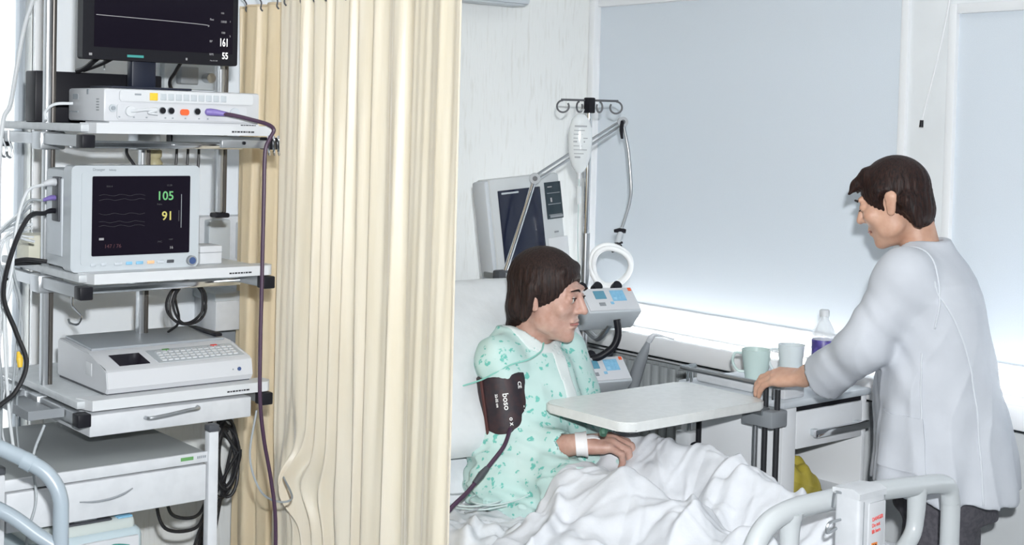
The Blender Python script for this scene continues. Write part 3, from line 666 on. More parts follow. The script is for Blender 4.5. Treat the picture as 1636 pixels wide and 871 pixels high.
for k in range(9):
    a = random.random; x = 1.0+.075*a(); y = 3.0+.06*a()
    pts = [(1.10+.02*a(),3.05,1.44-.03*k%.1)]
    for z in (1.36,1.27,1.17,1.06,.96,.86): pts.append((x+.035*(a()-.5),y+.03*(a()-.5),z))
    cable('electrode_lead','thin pale lead in the tangle left of the equipment stand',pts,.0022+.001*(k%2),[cable_w,cable_g,cable_w][k%3],G,sub=5,n=6)
tag(obj('yellow_clip', tube(B(), [(1.038,2.92,1.125),(1.040,2.915,1.11),(1.040,2.912,1.092)],[.003,.0075,.005],8), yel),'small yellow clip on the leads left of the ECG recorder','clip')
cable('support_hose','pale grey hose curving down past the bright narrow window',[(1.28,3.35,2.2),(1.225,3.30,2.0),(1.175,3.28,1.86),(1.15,3.27,1.74),(1.13,3.25,1.66),(1.11,3.24,1.62),(1.095,3.22,1.5),(1.09,3.2,1.3)],.0052,cable_w)
cable('screen_lead','thin grey lead behind the left edge of the black screen',[(1.24,3.2,2.2),(1.30,3.2,2.0),(1.33,3.2,1.90),(1.34,3.2,1.75)],.0025,cable_g)
cable('screen_lead','black lead looping under the left half of the black screen',[(1.33,3.05,1.80),(1.27,3.05,1.778),(1.245,3.08,1.75),(1.24,3.12,1.742)],.006,cable_b)
cable('screen_lead','black lead hanging from the middle of the black screen',[(1.29,3.0,1.78),(1.275,3.06,1.76),(1.272,3.16,1.746)],.005,cable_b)
cable('screen_lead','black lead hanging right of the screen stand',[(1.455,3.0,1.785),(1.46,3.06,1.75),(1.475,3.12,1.715),(1.53,3.13,1.65),(1.53,3.13,1.622)],.0045,cable_b)
cable('module_lead','white lead looping at the left end of the white module',[(1.203,3.05,1.665),(1.165,3.06,1.662),(1.14,3.05,1.645),(1.137,3.04,1.6255)],.0035,cable_w)
cable('monitor_lead','black lead behind the vital signs monitor under the top shelf',[(1.36,3.1,1.575),(1.365,3.12,1.55),(1.385,3.12,1.52),(1.40,3.10,1.49)],.004,cable_b)
for k,x in enumerate((1.515,1.545,1.575)): cable('monitor_lead',['left','middle','right'][k]+' black lead of the three between top shelf and curtain',[(x,3.16,1.575),(x-.004,3.16,1.5),(x-.02-.006*k,3.15,1.44),(x-.03,3.14,1.36),(x-.03,3.14,1.292)],.0036,cable_b)
cable('monitor_lead','black cable loop beside the right edge of the vital signs monitor',[(1.45,3.0,1.44),(1.485,3.02,1.445),(1.482,3.03,1.40),(1.50,3.03,1.35),(1.49,3.03,1.336)],.0045,cable_b)
cable('shelf_cable','black cable bent on the middle shelf left of the monitor',[(1.14,3.03,1.305),(1.10,3.05,1.31),(1.075,3.08,1.302),(1.09,3.10,1.296),(1.16,3.11,1.295)],.005,cable_b)
for k in range(6):
    a0 = .9*k; cx,cz = 1.705+.008*(k%3),.745-.012*(k%4); rx,rz = .038-.004*(k%3),.095-.012*(k%2)
    loop = [(cx+rx*math.cos(a0+q),3.24+.012*k*.4+.004*math.sin(3*q),cz+rz*math.sin(a0+q)) for q in np.linspace(0,6.28+1.2*(k%3),13+2*(k%3))]
    cable('power_cable','black power cable bundled between drawer cart and curtain',[(1.62+.012*k,3.26,.93)]+[(1.66,3.25,.88)]+loop+[(1.66+.01*k,3.3,.52),(1.62+.02*k,3.4,.15),(1.60+.02*k,3.45,.012)],.0046,cable_b,'bundled power cables',sub=4)
for k in range(2):
    cable('power_cable',['inner','outer'][k]+' black cable of the two hanging loops beside the cart post',[(1.50-.03*k,3.12,.80),(1.485-.03*k,3.12,.70),(1.50-.02*k,3.12,.645-.03*k),(1.56,3.12,.630-.03*k),(1.60,3.14,.66-.02*k),(1.64,3.18,.74),(1.66,3.22,.82)],.0045,cable_b)
cable('curtain_cable','thin grey cable swinging from the drawer corner to the curtain pinch',[(1.575,2.84,.95),(1.56,2.84,.84),(1.59,2.84,.755),(1.65,2.86,.715),(1.70,2.88,.712),(1.745,3.0,.73)],.0026,cable_g)
# ================================================================== DRAWER CART under the stand
t = thing('drawer_cart', 'low white cart with one wide drawer under the equipment stand', 'cart', (1.19,2.98,0))
x0,x1,ya,yb = .962,1.418,2.78,3.26
obj('top_panel', bx(x0,x1,ya,yb,.864,.884,.003), mat('cart_top',(.26,.28,.285),.55), t)
obj('top_edge', bx(x0,x1,ya-.004,ya+.004,.862,.886,.002), white_pl, t)
dr = obj('drawer', bx(x0+.004,x1-.004,ya-.006,yb-.05,.776,.858,.003), white_pl, t)
# slim bow handle
obj('handle', tube(B(), [(1.120,2.7725,.818),(1.150,2.7665,.8155),(1.185,2.766,.8165),(1.215,2.767,.8225),(1.238,2.7725,.830)], [.0015,.0028,.003,.0028,.0015], 6), mgrey, dr)
for (x,y,zt) in ((1.430,2.782,.930),(1.430,3.24,.90),(.950,2.782,.90),(.950,3.24,.90)):
    p = obj('post', bx(x-.012,x+.012,y-.012,y+.012,.06,zt,.003), white_pl, t); obj('post_cap', bx(x-.013,x+.013,y-.013,y+.013,zt,zt+.016,.003), dgrey, p)
    obj('caster', cyl(B(),(x-.012,y,.03),(x+.012,y,.03),.03,None,18), dgrey, t)
obj('inner_strut', bx(1.335,1.355,3.20,3.22,.56,.777,.003), white_pl, t)
obj('shelf', bx(x0-.01,x1+.01,2.70,yb,.55,.57,.003), white_pl, t)
obj('tag', bx(1.352,1.382,2.7745,2.7765,.872,.8795), green_t, t, label='small green label'); 
b = B()
for k in range(5): box(b,1.392+k*.0045,1.3945+k*.0045,2.7745,2.7765,.873,.8785)
obj('print', b, ink_g, t)
# device on the lower shelf of the cart
t = thing('defibrillator', 'pale blue-grey medical device with dark handle under the drawer cart', 'medical device', (1.14,2.86,.57))
obj('body', bx(1.00,1.275,2.79,2.98,.57,.738,.02,3), mat('defib_shell',(.45,.54,.58),.4), t)
obj('top_cover', bx(1.02,1.26,2.80,2.96,.728,.760,.012,3), mat('defib_cover',(.55,.60,.58),.4), t)
obj('front_panel', bx(1.02,1.26,2.782,2.792,.60,.722,.004), white_dev, t)
obj('handle_recess', bx(1.085,1.205,2.80,2.87,.7585,.7635,.002), dgrey, t); obj('recess_plate', bx(1.125,1.175,2.81,2.84,.7625,.7655,.002), pale_dev, t)
obj('key_block', bx(1.218,1.252,2.80,2.88,.7585,.763,.002), blue_p, t); obj('paddle', tube(B(), [(1.17,2.783,.692),(1.20,2.776,.702),(1.235,2.783,.698)],[.006,.011,.007],10), teal, t)
obj('button', cyl(B(),(1.148,2.784,.703),(1.148,2.779,.703),.004), ink_red, t)
cable('device_cable','black cable arching over the device below the drawer',[(1.0,3.0,.62),(1.03,3.0,.72),(1.10,3.0,.764),(1.2,3.0,.768),(1.29,2.98,.74),(1.31,2.94,.66),(1.33,2.92,.575)],.005,cable_b)
cable('device_cable','grey cable curving right of the device below the drawer',[(1.24,2.95,.74),(1.27,2.92,.72),(1.31,2.9,.66),(1.34,2.9,.575)],.004,cable_g)
# rail of the neighbouring bed, bottom left
t = thing('bed_side_rail', 'grey-blue tubular bed rail in the bottom left corner', 'bed rail', (.8,2.5,0))
obj('rail_tube', tube(B(), [(.55,2.72,1.155),(.75,2.58,1.078),(.86,2.506,1.022),(.905,2.468,.995),(.930,2.447,.972),(.945,2.433,.935),(.947,2.431,.88),(.947,2.431,.70),(.947,2.431,.0)], .0145, 14), rail_blue, t)
obj('collar', tube(B(), [(.893,2.478,1.002),(.907,2.467,.993)], .0165, 14, sub=0), rail_blue, t)
obj('rail_tube', tube(B(), [(.55,2.72,1.03),(.75,2.58,.963),(.86,2.50,.908),(.915,2.456,.862),(.945,2.433,.838)], .0135, 14), rail_blue, t)
obj('post', tube(B(), [(.60,2.685,1.14),(.60,2.685,.0)], .0145, 12, sub=0), rail_blue, t)
cable('rail_cord','thin grey cord hanging behind the bed rail at lower left',[(1.03,2.74,1.0),(1.0,2.72,.94),(1.0,2.70,.86),(.985,2.70,.80),(.98,2.70,.75)],.003,cable_g)
# ---- boxes on the wall behind
t = thing('wall_socket_unit', 'white wall-mounted socket unit behind the middle shelf beside the curtain', 'socket', (1.93,3.64,1.22))
obj('back_box', bx(1.80,2.06,3.60,3.67,1.215,1.352,.006), white_pl, t); obj('front_module', bx(1.815,1.885,3.57,3.605,1.225,1.345,.006), pale_dev, t); obj('side_module', bx(1.915,2.03,3.575,3.603,1.225,1.335,.006), lip_m, t)
for z in (1.25,1.315): obj('socket', cyl(B(),(1.95,3.58,z),(1.95,3.571,z),.012), dgrey, t)
t = thing('wall_supply_box', 'pale supply box with side unit on the wall above the ECG recorder', 'box', (1.93,3.62,1.02))
obj('main_box', bx(1.82,1.925,3.53,3.67,1.025,1.130,.006), white_pl, t); obj('lid', bx(1.815,1.93,3.525,3.67,1.112,1.136,.004), pale_dev, t); obj('side_unit', bx(1.93,2.03,3.56,3.67,1.035,1.125,.006), pale_dev, t); obj('knob', cyl(B(),(1.975,3.562,1.105),(1.975,3.54,1.105),.016), white_pl, t); obj('plug', bx(1.995,2.02,3.545,3.565,1.09,1.11,.003), dgrey, t)
obj('trunking', bx(1.78,2.04,3.62,3.67,.97,1.022,.004), mgrey, t)
t = thing('wall_rail_unit', 'small grey valve block on the wall behind the flat screen', 'valve', (1.78,3.62,1.73))
obj('plate', bx(1.70,1.86,3.635,3.67,1.72,1.80,.004), pale_dev, t); obj('block', bx(1.735,1.79,3.60,3.636,1.735,1.785,.004), mgrey, t); obj('nozzle', cyl(B(),(1.83,3.636,1.755),(1.83,3.60,1.755),.014), steel, t)
tag(obj('brass_connector', lathe(B(), [(.010,0),(.018,.004),(.020,.02),(.014,.03),(.018,.036),(.018,.05),(.008,.056)], (1.455,3.16,1.53), 14), mat('brass_beige',(.40,.36,.22),.4)), 'beige valve knob under the top shelf right of its pole','knob').location.z = 1.505
# ================================================================== CURTAIN
def make_curtain():
    t = thing('privacy_curtain', 'cream satin curtain hanging in folds between stand and bed', 'curtain', (1.85,2.98,.12), 'curtains')
    Ya,Yb = 3.235,2.44; ns,nz = 420,120; zt,zb = 1.962,.12
    s = np.linspace(0,1,ns)
    # folds laid out one by one from the far end to the free edge: centre, width, depth
    kn = [(0,-.006),(.05,.010),(.10,.024),(.14,-.026),(.19,.040),(.225,-.015),(.26,.03),(.295,-.015),(.325,.028),(.36,-.018),(.395,.028),(.435,-.020),(.465,.024),(.50,-.018),(.535,.030),(.575,-.024),(.63,.020),(.69,-.022),(.745,.026),(.80,-.012),(.86,-.004),(.92,-.018),(.965,.010),(1,-.004)]
    ks = np.array([k[0] for k in kn]); kx = np.array([k[1] for k in kn])
    def foldx(u):
        i = np.clip(np.searchsorted(ks,u,side='right')-1,0,len(ks)-2); t_ = np.clip((u-ks[i])/(ks[i+1]-ks[i]),0,1); w_ = .5-.5*np.cos(math.pi*t_); return kx[i]+(kx[i+1]-kx[i])*w_
    V = np.zeros((nz,ns,3))
    for j in range(nz):
        q = j/(nz-1); z = zt+(zb-zt)*q
        u_ = np.clip(s+.010*np.sin(s*17+q*3.1)*q+.006*np.sin(s*41+q*5),0,1)
        g_ = (.70+.55*q)*(1-.25*np.exp(-((q-.35)/.2)**2)*np.sin(s*9)**2)
        fx_ = foldx(u_)*.62; x = 1.85+fx_*g_+.0016*np.sin(s*95+q*3)*(.3+q)+.0008*np.sin(s*190+q*9)
        y = Ya+(Yb-Ya)*s + .10*foldx(np.clip(u_+.014,0,1))*g_
        zz = np.full(ns,z)
        # gathered pinch where cables press into the cloth
        dy = y-3.10; dz = z-.68; w = np.exp(-(dy/.11)**2-(dz/.075)**2); wl = np.exp(-(dy/.085)**2)*np.exp(-max(0,.70-z)/.25)*(1 if z<.7 else math.exp(-((z-.7)/.16)**2))
        y = y-dy*.75*w; x = x-.050*w+.026*wl*np.sin((y-3.1)*70); zz = zz+.018*w*np.sin(dy*60)
        V[j,:,0],V[j,:,1],V[j,:,2] = x,y,zz
    V = V.reshape(-1,3); F = []
    for j in range(nz-1):
        for i in range(ns-1): k = j*ns+i; F.append((k,k+1,k+ns+1,k+ns))
    o = pyobj('cloth', V, F, cur_m, t)
    # top hem and free-edge hem
    V = V.reshape(nz,ns,3)
    obj('top_hem', tube(B(), [Vector(V[0,i]) for i in range(0,ns,3)], .0035, 6, sub=0), cur_m, t)
    obj('edge_hem', tube(B(), [Vector(V[j,-1]) for j in range(0,nz,2)], .003, 6, sub=0), cur_m, t)
    for i in range(10,ns,38):
        p = Vector(V[0,i]); h = obj('hook', tube(B(), [p+Vector((0,0,-.016)),p+Vector((-.006,0,-.008)),p+Vector((-.004,0,.012)),(1.85,p.y,2.005)], .0022, 6), dgrey, t)
    return t
make_curtain()
def make_panel():
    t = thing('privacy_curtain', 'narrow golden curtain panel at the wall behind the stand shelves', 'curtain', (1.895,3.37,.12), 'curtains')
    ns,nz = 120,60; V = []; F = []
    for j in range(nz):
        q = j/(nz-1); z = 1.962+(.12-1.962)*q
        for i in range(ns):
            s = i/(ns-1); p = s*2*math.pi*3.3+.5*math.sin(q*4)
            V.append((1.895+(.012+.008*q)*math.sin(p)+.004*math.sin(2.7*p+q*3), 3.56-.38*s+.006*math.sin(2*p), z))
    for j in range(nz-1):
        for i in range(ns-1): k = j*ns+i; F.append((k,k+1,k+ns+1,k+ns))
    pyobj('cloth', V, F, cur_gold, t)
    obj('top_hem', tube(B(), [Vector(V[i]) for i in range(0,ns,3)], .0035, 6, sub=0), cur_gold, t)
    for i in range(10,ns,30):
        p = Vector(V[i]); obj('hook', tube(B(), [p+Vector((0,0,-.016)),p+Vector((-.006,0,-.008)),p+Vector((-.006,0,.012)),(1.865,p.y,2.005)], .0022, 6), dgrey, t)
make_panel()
t = thing('curtain_track', 'grey ceiling-hung curtain track above the cream curtain', 'curtain track', (1.85,2.6,1.995))
obj('rail', bx(1.838,1.862,1.2,3.67,2.0,2.026,.004), frame_grey, t)
for y in (1.4,2.5,3.4): obj('hanger', cyl(B(),(1.85,y,2.02),(1.85,y,ZC),.006), frame_grey, t)
# ================================================================== VENTILATOR, DRIP STAND, PUMPS behind the bed
Mv = Matrix.Translation((2.795,3.32,1.315)) @ Matrix.Rotation(math.radians(-4.5),4,'Y') @ Matrix.Rotation(math.radians(-6),4,'X')
t = thing('ventilator', 'white ventilator with tilted dark display and side readout behind the patient', 'medical device', (2.77,3.35,0))
obj('cart_body', bx(2.64,2.93,3.26,3.58,.12,1.0,.02), white_dev, t); obj('column', bx(2.74,2.82,3.36,3.44,.98,1.2,.01), grey_dev, t)
for (x,y) in ((2.66,3.28),(2.91,3.28),(2.66,3.56),(2.91,3.56)): obj('caster', cyl(B(),(x-.012,y,.035),(x+.012,y,.035),.035,None,16), dgrey, t)
def lt(x0,x1,y0,y1,z0,z1,bev=.002): return bx(x0,x1,y0,y1,z0,z1,bev,M=Mv)
obj('display_housing', lt(-.140,.152,-.02,.06,-.165,.165,.012), bed_white, t)
obj('housing_side', lt(-.154,-.134,-.012,.055,-.160,.160,.008), grey_dev, t)
sc = obj('display', lt(-.112,.062,-.0235,-.018,-.165,.125,.002), mat('navy_display',(.012,.016,.035),.15), t)
obj('display_glint', lt(-.100,-.030,-.0245,-.0225,.112,.118), pale_dev, sc)
rd = obj('readout', lt(.082,.150,-.0235,-.018,.015,.135,.002), mat('dark_readout',(.02,.035,.045),.2), t)
for z in (.098,.062,.028): obj('readout_line', lt(.088,.142,-.0245,-.0230,z,z+.002,0), mgrey, rd)
obj('readout_digit', lt(.100,.106,-.0245,-.0230,.070,.084,0), txt_d, rd); obj('readout_bar', lt(.092,.146,-.0245,-.0230,.019,.027,0), mgrey, rd); obj('readout_mark', lt(.092,.110,-.0245,-.0230,.118,.121,0), txt_d, rd)
obj('blank_panel', lt(.076,.160,-.0225,-.018,-.165,-.045,.003), lip_m, t); obj('panel_mark', lt(.105,.122,-.0232,-.0215,-.030,-.025,0), mgrey, t)
# articulated support arm carrying the breathing hose
t = thing('hose_holder', 'jointed chrome hose holder reaching over the patient from the ventilator', 'hose holder', (2.65,3.22,1.15))
J = [Vector(q) for q in ((2.660,3.255,1.168),(2.770,3.246,1.475),(3.117,3.216,1.660))]
d = (J[1]-J[0]).normalized(); obj('arm_rod', cyl(B(),J[0],J[1],.0080), chrome, t)
d = (J[2]-J[1]).normalized(); n = d.cross(Vector((fw.x,fw.y,0))).normalized()*.007
for s in (-1,1): obj('arm_rod', cyl(B(),J[1]+n*s,J[2]+n*s,.0042), steel, t)
cm = Vector((.636,.772,0))
for j in J: obj('joint', cyl(B(), j-cm*.014, j+cm*.014, .017, None, 18), joint_m, t); obj('joint_cap', cyl(B(), j-cm*.017, j-cm*.014, .008, None, 12), dgrey, t)
obj('clamp', bx(2.63,2.69,3.240,3.275,1.150,1.19,.006), dgrey, t); obj('mount_bar', bx(2.645,2.675,3.26,3.34,1.158,1.178,.004), steel, t)
obj('arm_tip', tube(B(), [tuple(J[2]),(3.122,3.20,1.60),(3.125,3.19,1.548),(3.125,3.176,1.446),(3.115,3.17,1.40),(3.097,3.165,1.362),(3.075,3.163,1.315)], .0050, 10), steel, t)
obj('lever', tube(B(), [(3.100,3.20,1.662),(3.092,3.195,1.635),(3.096,3.195,1.605)],[.006,.007,.004], 8), blk, t)
obj('tip_knob', tube(B(), [(3.052,3.175,1.306),(3.066,3.16,1.308),(3.08,3.15,1.306)],[.005,.009,.007], 8), blk, t)
obj('connector', cyl(B(),(3.072,3.162,1.315),(3.052,3.156,1.268),.008,.011), pale_dev, t)
for k in range(3): obj('hose_clip', bx(-.016,.016,-.014,.014,-.003,.003,.001,M=Matrix.Translation((3.052-.004*k,3.156-.001*k,1.266-.010*k))@Matrix.Rotation(-.69,4,'Z')@Matrix.Rotation(-.35,4,'Y')), blk, t)
hc = Vector((3.016,3.148,1.196))
R_ = Vector((.772,-.636,0)); pts = []
for a in np.linspace(0,4*math.pi,34,endpoint=False):
    k2 = .012*math.sin(a/2+.5); rr = (.062+k2*.35)*(1+.05*math.cos(3*a+.6)); pts.append(hc+R_*rr*math.cos(a+.4)+Vector((0,0,1))*rr*1.02*math.sin(a+.4)+cm*(.014*math.cos(a/2)))
hb = tube(B(), pts, .0088, 12, True, 5)
tag(obj('breathing_hose', hb, hose_white), 'looped white breathing hose hanging from the jointed holder', 'hose')
# drip stand
px,py = 2.955,3.203
t = thing('drip_stand', 'chrome drip stand with four-hook top between ventilator and window', 'drip stand', (px,py,0))
obj('pole', cyl(B(),(px,py,.08),(px,py,1.735),.0095), chrome, t); obj('pole_sleeve', cyl(B(),(px,py,.3),(px,py,1.30),.0125), steel, t)
obj('hook_head', bx(px-.014,px+.014,py-.014,py+.014,1.685,1.735,.004), blk, t)
a0 = Vector((.772,-.636,0))
obj('hook_bar', cyl(B(), Vector((px,py,1.726))-a0*.092, Vector((px,py,1.726))+a0*.092, .0035), dgrey, t)
for q in (-.085,-.032,.032,.085):
    c = Vector((px,py,1.705))+a0*q; rr = .019 if abs(q)>.05 else .0165; sx = 1 if abs(q)>.05 else .55
    s = 1 if q>0 else -1
    pts = [c+a0*(s*rr*sx*math.sin(a))+Vector((0,0,rr*math.cos(a))) for a in np.linspace(0,5.3,14)]
    obj('hook', tube(B(), pts, .003, 6, sub=3), dgrey, t)
for k in range(5):
    a = k*2*math.pi/5+.3; e = Vector((px+.24*math.cos(a),py+.24*math.sin(a),.055)) 
    if e.x>3.32: e.x = 3.30
    obj('foot', tube(B(), [(px,py,.10),(px+.1*math.cos(a),py+.1*math.sin(a),.085),e],[.012,.012,.010],10), steel, t); obj('caster', cyl(B(),e+Vector((0,-.01,-.027)),e+Vector((0,.01,-.027)),.026), dgrey, t)
# drip bag, hanging from an inner hook on the camera side of the pole
bc = Vector((2.845,3.122,1.60))
t = thing('drip_bag', 'full clear drip bag hanging from the stand above the patient', 'drip bag', (bc.x,bc.y,1.4))
prof = [(.001,.0),(.006,-.001),(.012,.005),(.026,.022),(.037,.055),(.041,.10),(.039,.140),(.030,.168),(.014,.184),(.004,.186)]
b = lathe(B(), prof, (0,0,0), 24); bmesh.ops.transform(b, matrix=Matrix.Translation((bc.x,bc.y,1.495))@Matrix.Rotation(-.69,4,'Z')@Matrix.Diagonal((.92,.42,1,1)), verts=b.verts)
bg = obj('bag', b, ivm, t, 180)
obj('hanger_tab', tube(B(), [(bc.x,bc.y,1.672),(bc.x+.03,bc.y+.02,1.695),(2.925,3.215,1.692)], .0022, 6), ivm, t)
Tm = Matrix.Translation((bc.x,bc.y,1.58))@Matrix.Rotation(-.69,4,'Z')
for k in range(9):
    z = .06-.012*k; w = .022*math.sqrt(max(.1,1-((k-3.5)/7)**2)); obj('print_line', bx(-w,w-.008*(k%3),-.0165,-.0155,z,z+.0025 if k%4 else z+.005,M=Tm), mgrey, bg)
obj('port', cyl(B(),(bc.x,bc.y,1.498),(bc.x,bc.y,1.478),.006), white_pl, t); obj('port', cyl(B(),(bc.x+.012,bc.y-.01,1.50),(bc.x+.012,bc.y-.01,1.482),.005), mgrey, t)
obj('drip_chamber', cyl(B(),(bc.x,bc.y,1.455),(bc.x,bc.y,1.40),.009,.007), ivm, t)
obj('line', tube(B(), [(bc.x,bc.y,1.48),(bc.x,bc.y,1.40),(bc.x+.004,bc.y+.004,1.30),(bc.x+.010,bc.y+.004,1.18),(bc.x+.006,bc.y+.0,1.02),(bc.x+.0,bc.y-.01,.9),(bc.x-.02,bc.y-.03,.80)], .0022, 6), tube_c, t)
# infusion pumps on the drip stand (tilted keypads facing the camera side)
def pump(name, label, c, w):
    t = thing(name, label, 'infusion pump', c, 'infusion pumps on the drip stand', rot=(math.radians(-46),0,math.radians(-12)), local=True)
    obj('housing', bx(-w/2,w/2,-.03,.06,-.05,.05,.008), pale_dev, t)
    pn = obj('front_panel', bx(-w/2+.006,w/2-.006,-.033,-.028,-.042,.044,.002), white_dev, t)
    obj('keypad', bx(.005,.055,-.0345,-.032,-.008,.034,.001), blue_p, pn)
    for r in range(3):
        for q in range(3): obj('key', bx(.009+q*.015,.020+q*.015,-.036,-.034,-.004+r*.0125,.005+r*.0125,.001), mat('key_blue_%s%d%d'%(name,r,q),(.30,.55,.72),.5) if (r==0 and q==0) else MATS['blue_keys'], pn)
    obj('display', bx(-.055,-.015,-.0345,-.032,.002,.034,.001), mat('pump_lcd_'+label[:5],(.10,.28,.38),.3), pn)
    obj('key', bx(-.05,-.028,-.0345,-.032,-.025,-.012,.001), mgrey, pn); obj('key', bx(-.008,.004,-.0345,-.032,-.02,-.010,.001), blue_p, pn); obj('alarm_key', bx(w/2-.022,w/2-.010,-.0345,-.032,.030,.042,.001), orange, pn)
    obj('syringe_bed', tube(B(), [(-w/2+.02,.01,.055),(0,.01,.058),(w/2-.03,.01,.055)], .012, 10), blue_d, t)
    for x in (-w/2+.03,-.01,w/2-.035): obj('clamp_knob', cyl(B(),(x,-.014,.07),(x,.012,.075),.0155), blk, t)
    return t
pump('infusion_pump','upper infusion pump with blue keypad beside the patient\'s face',(2.945,3.085,1.080),.195)
pump('infusion_pump','lower infusion pump with blue keypad just above the table edge',(2.915,3.075,.865),.175)
tag(obj('pump_bracket', tube(B(), [(2.955,3.19,.99),(2.95,3.13,.97),(2.948,3.075,1.02)],.010,8), steel), 'steel bracket joining the upper pump to the stand','bracket')
tag(obj('pump_bracket', tube(B(), [(2.955,3.19,.80),(2.95,3.13,.79),(2.93,3.09,.82)],.010,8), steel), 'steel bracket joining the lower pump to the stand','bracket')
cable('drain_hose','thick black hose curving between the two infusion pumps',[(2.955,3.05,1.04),(2.958,3.045,.995),(2.945,3.052,.955),(2.915,3.075,.925),(2.89,3.09,.915)],.0115,blk,n=12,cat='hose')
t = thing('drainage_bag', 'dark grey tapered bag with white neck hanging from the sill beside the pumps', 'bag', (3.2,3.17,.7))
obj('body', tube(B(), [(3.202,3.152,.940),(3.200,3.165,.905),(3.198,3.18,.87),(3.196,3.198,.82),(3.194,3.215,.74)],[.007,.017,.024,.026,.022],12,flat=((.772,-.636,0),.8)), mgrey, t)
obj('neck', tube(B(), [(3.202,3.153,.935),(3.206,3.145,.950),(3.215,3.135,.960),(3.25,3.12,.952),(3.285,3.115,.9425)],[.009,.010,.006,.003,.003],10), white_pl, t)
# ================================================================== BED
BX0,BX1 = 1.945,2.705
t = thing('hospital_bed', 'white hospital bed with raised backrest and tubular footboard', 'bed', (2.33,2.55,0))
obj('base_frame', bx(BX0+.05,BX1-.05,1.8,3.5,.30,.36,.01), bed_white, t)
obj('mattress', bx(BX0,BX1,1.76,2.74,.50,.655,.03,3), sheet_m, t, label='flat foot section of the mattress in white linen')
piv = Vector((0,2.74,.60)); ang = math.radians(57)
Mb = Matrix.Translation(piv) @ Matrix.Rotation(ang,4,'X')
obj('backrest_mattress', bx(BX0,BX1,.0,.66,-.10,.04,.03,3,M=Mb), sheet_m, t, label='raised head section of the mattress in white linen')
obj('backrest_frame', bx(BX0+.04,BX1-.04,.02,.64,-.135,-.10,.005,M=Mb), bed_white, t)
obj('deck', bx(BX0+.02,BX1-.02,1.80,2.76,.46,.50,.005), bed_white, t)
for (x,y) in ((2.02,1.95),(2.63,1.95),(2.02,3.35),(2.63,3.35)):
    obj('leg', cyl(B(),(x,y,.10),(x,y,.32),.025), bed_white, t); obj('caster', cyl(B(),(x-.02,y,.06),(x+.02,y,.06),.06,None,20), dgrey, t)
for y in (2.1,2.5): obj('lift_strut', bx(2.28,2.38,y-.03,y+.03,.35,.47,.005), bed_white, t)
obj('head_panel', bx(BX0+.02,BX1-.02,3.50,3.54,.34,.98,.015,3), bed_white, t)
yf = 1.70
fb = obj('footboard', tube(B(), [(2.015,yf,.36),(2.015,yf,.60),(2.018,yf,.76),(2.030,yf,.825),(2.065,yf,.868),(2.13,yf,.888),(2.25,yf,.890),(2.42,yf,.884),(2.58,yf,.872),(2.66,yf,.864),(2.692,yf,.852),(2.705,yf,.822),(2.708,yf,.76),(2.708,yf,.36)], .0215, 16), bed_white, t, label='white bent tube footboard')
obj('footboard_post', tube(B(), [(2.140,yf,.885),(2.140,yf,.80),(2.142,yf,.36)], [.026,.0185,.0185], 14), bed_white, fb)
obj('footboard_post', tube(B(), [(2.575,yf,.872),(2.572,yf,.80),(2.560,yf,.765),(2.520,yf,.735),(2.46,yf,.720),(2.38,yf,.712),(2.14,yf,.70)], [.022,.0185,.0185,.0185,.0185,.0185,.0185], 14), bed_white, fb)
obj('footboard_mount', bx(2.0,2.72,1.72,1.80,.38,.44,.008), bed_white, t)
# chart/pump holder box on the footboard
t = thing('footboard_box', 'white box with red lettering hooked over the footboard', 'box', (2.294,1.65,.55))
x0,x1,y0,y1 = 2.250,2.338,1.616,1.677
obj('case', bx(x0,x1,y0,y1,.55,.920,.008,3), white_pl, t)
b = B(); prism(b, [(x0-.001,y0-.001,.910),(x0-.001,1.682,.914),(x0-.001,1.682,.924),(x0-.001,y0+.015,.929),(x0-.001,y0-.001,.922)], (x1-x0+.002,0,0)); obj('cap', b, white_pl, t)
obj('front_plate', bx(x0+.030,x1-.003,y0-.003,y0+.002,.56,.900,.004), white_dev, t)
obj('divider', bx(x0+.014,x0+.0155,y0-.001,y0+.002,.58,.905), mgrey, t)
yt = y0-.0036
for k,s_ in enumerate(('DANGER','Do not','lift here')): text('warning_print',s_,.0112,Matrix.Translation((x0+.040,yt,.862-k*.0125))@Matrix.Rotation(-.10,4,'Y')@FRONT@Matrix.Diagonal((.8,1,1,1)),ink_red,t,ext=.0003,bold=.0002)
q = obj('hazard_label', bx(x0+.040,x0+.058,y0-.0042,y0-.002,.800,.818), mat('hazard_orange',(.75,.22,.04),.6), t, label='orange square hazard label')
b = B()
for a in (45,-45): box(b,-.007,.007,-.0008,.0008,-.0022,.0022,M=Matrix.Translation((x0+.049,y0-.0045,.809))@Matrix.Rotation(math.radians(a),4,'Y'))
obj('hazard_cross', b, ink, q)
obj('wire_hook', tube(B(), [(x0+.004,1.66,.915),(x0-.014,1.665,.918),(x0-.016,1.668,.900),(x0-.014,1.67,.888)], .003, 6), steel, t)
obj('wire_hook', tube(B(), [(x0+.004,1.66,.862),(x0-.030,1.665,.858),(x0-.032,1.668,.838),(x0+.004,1.67,.842)], .003, 6), steel, t)
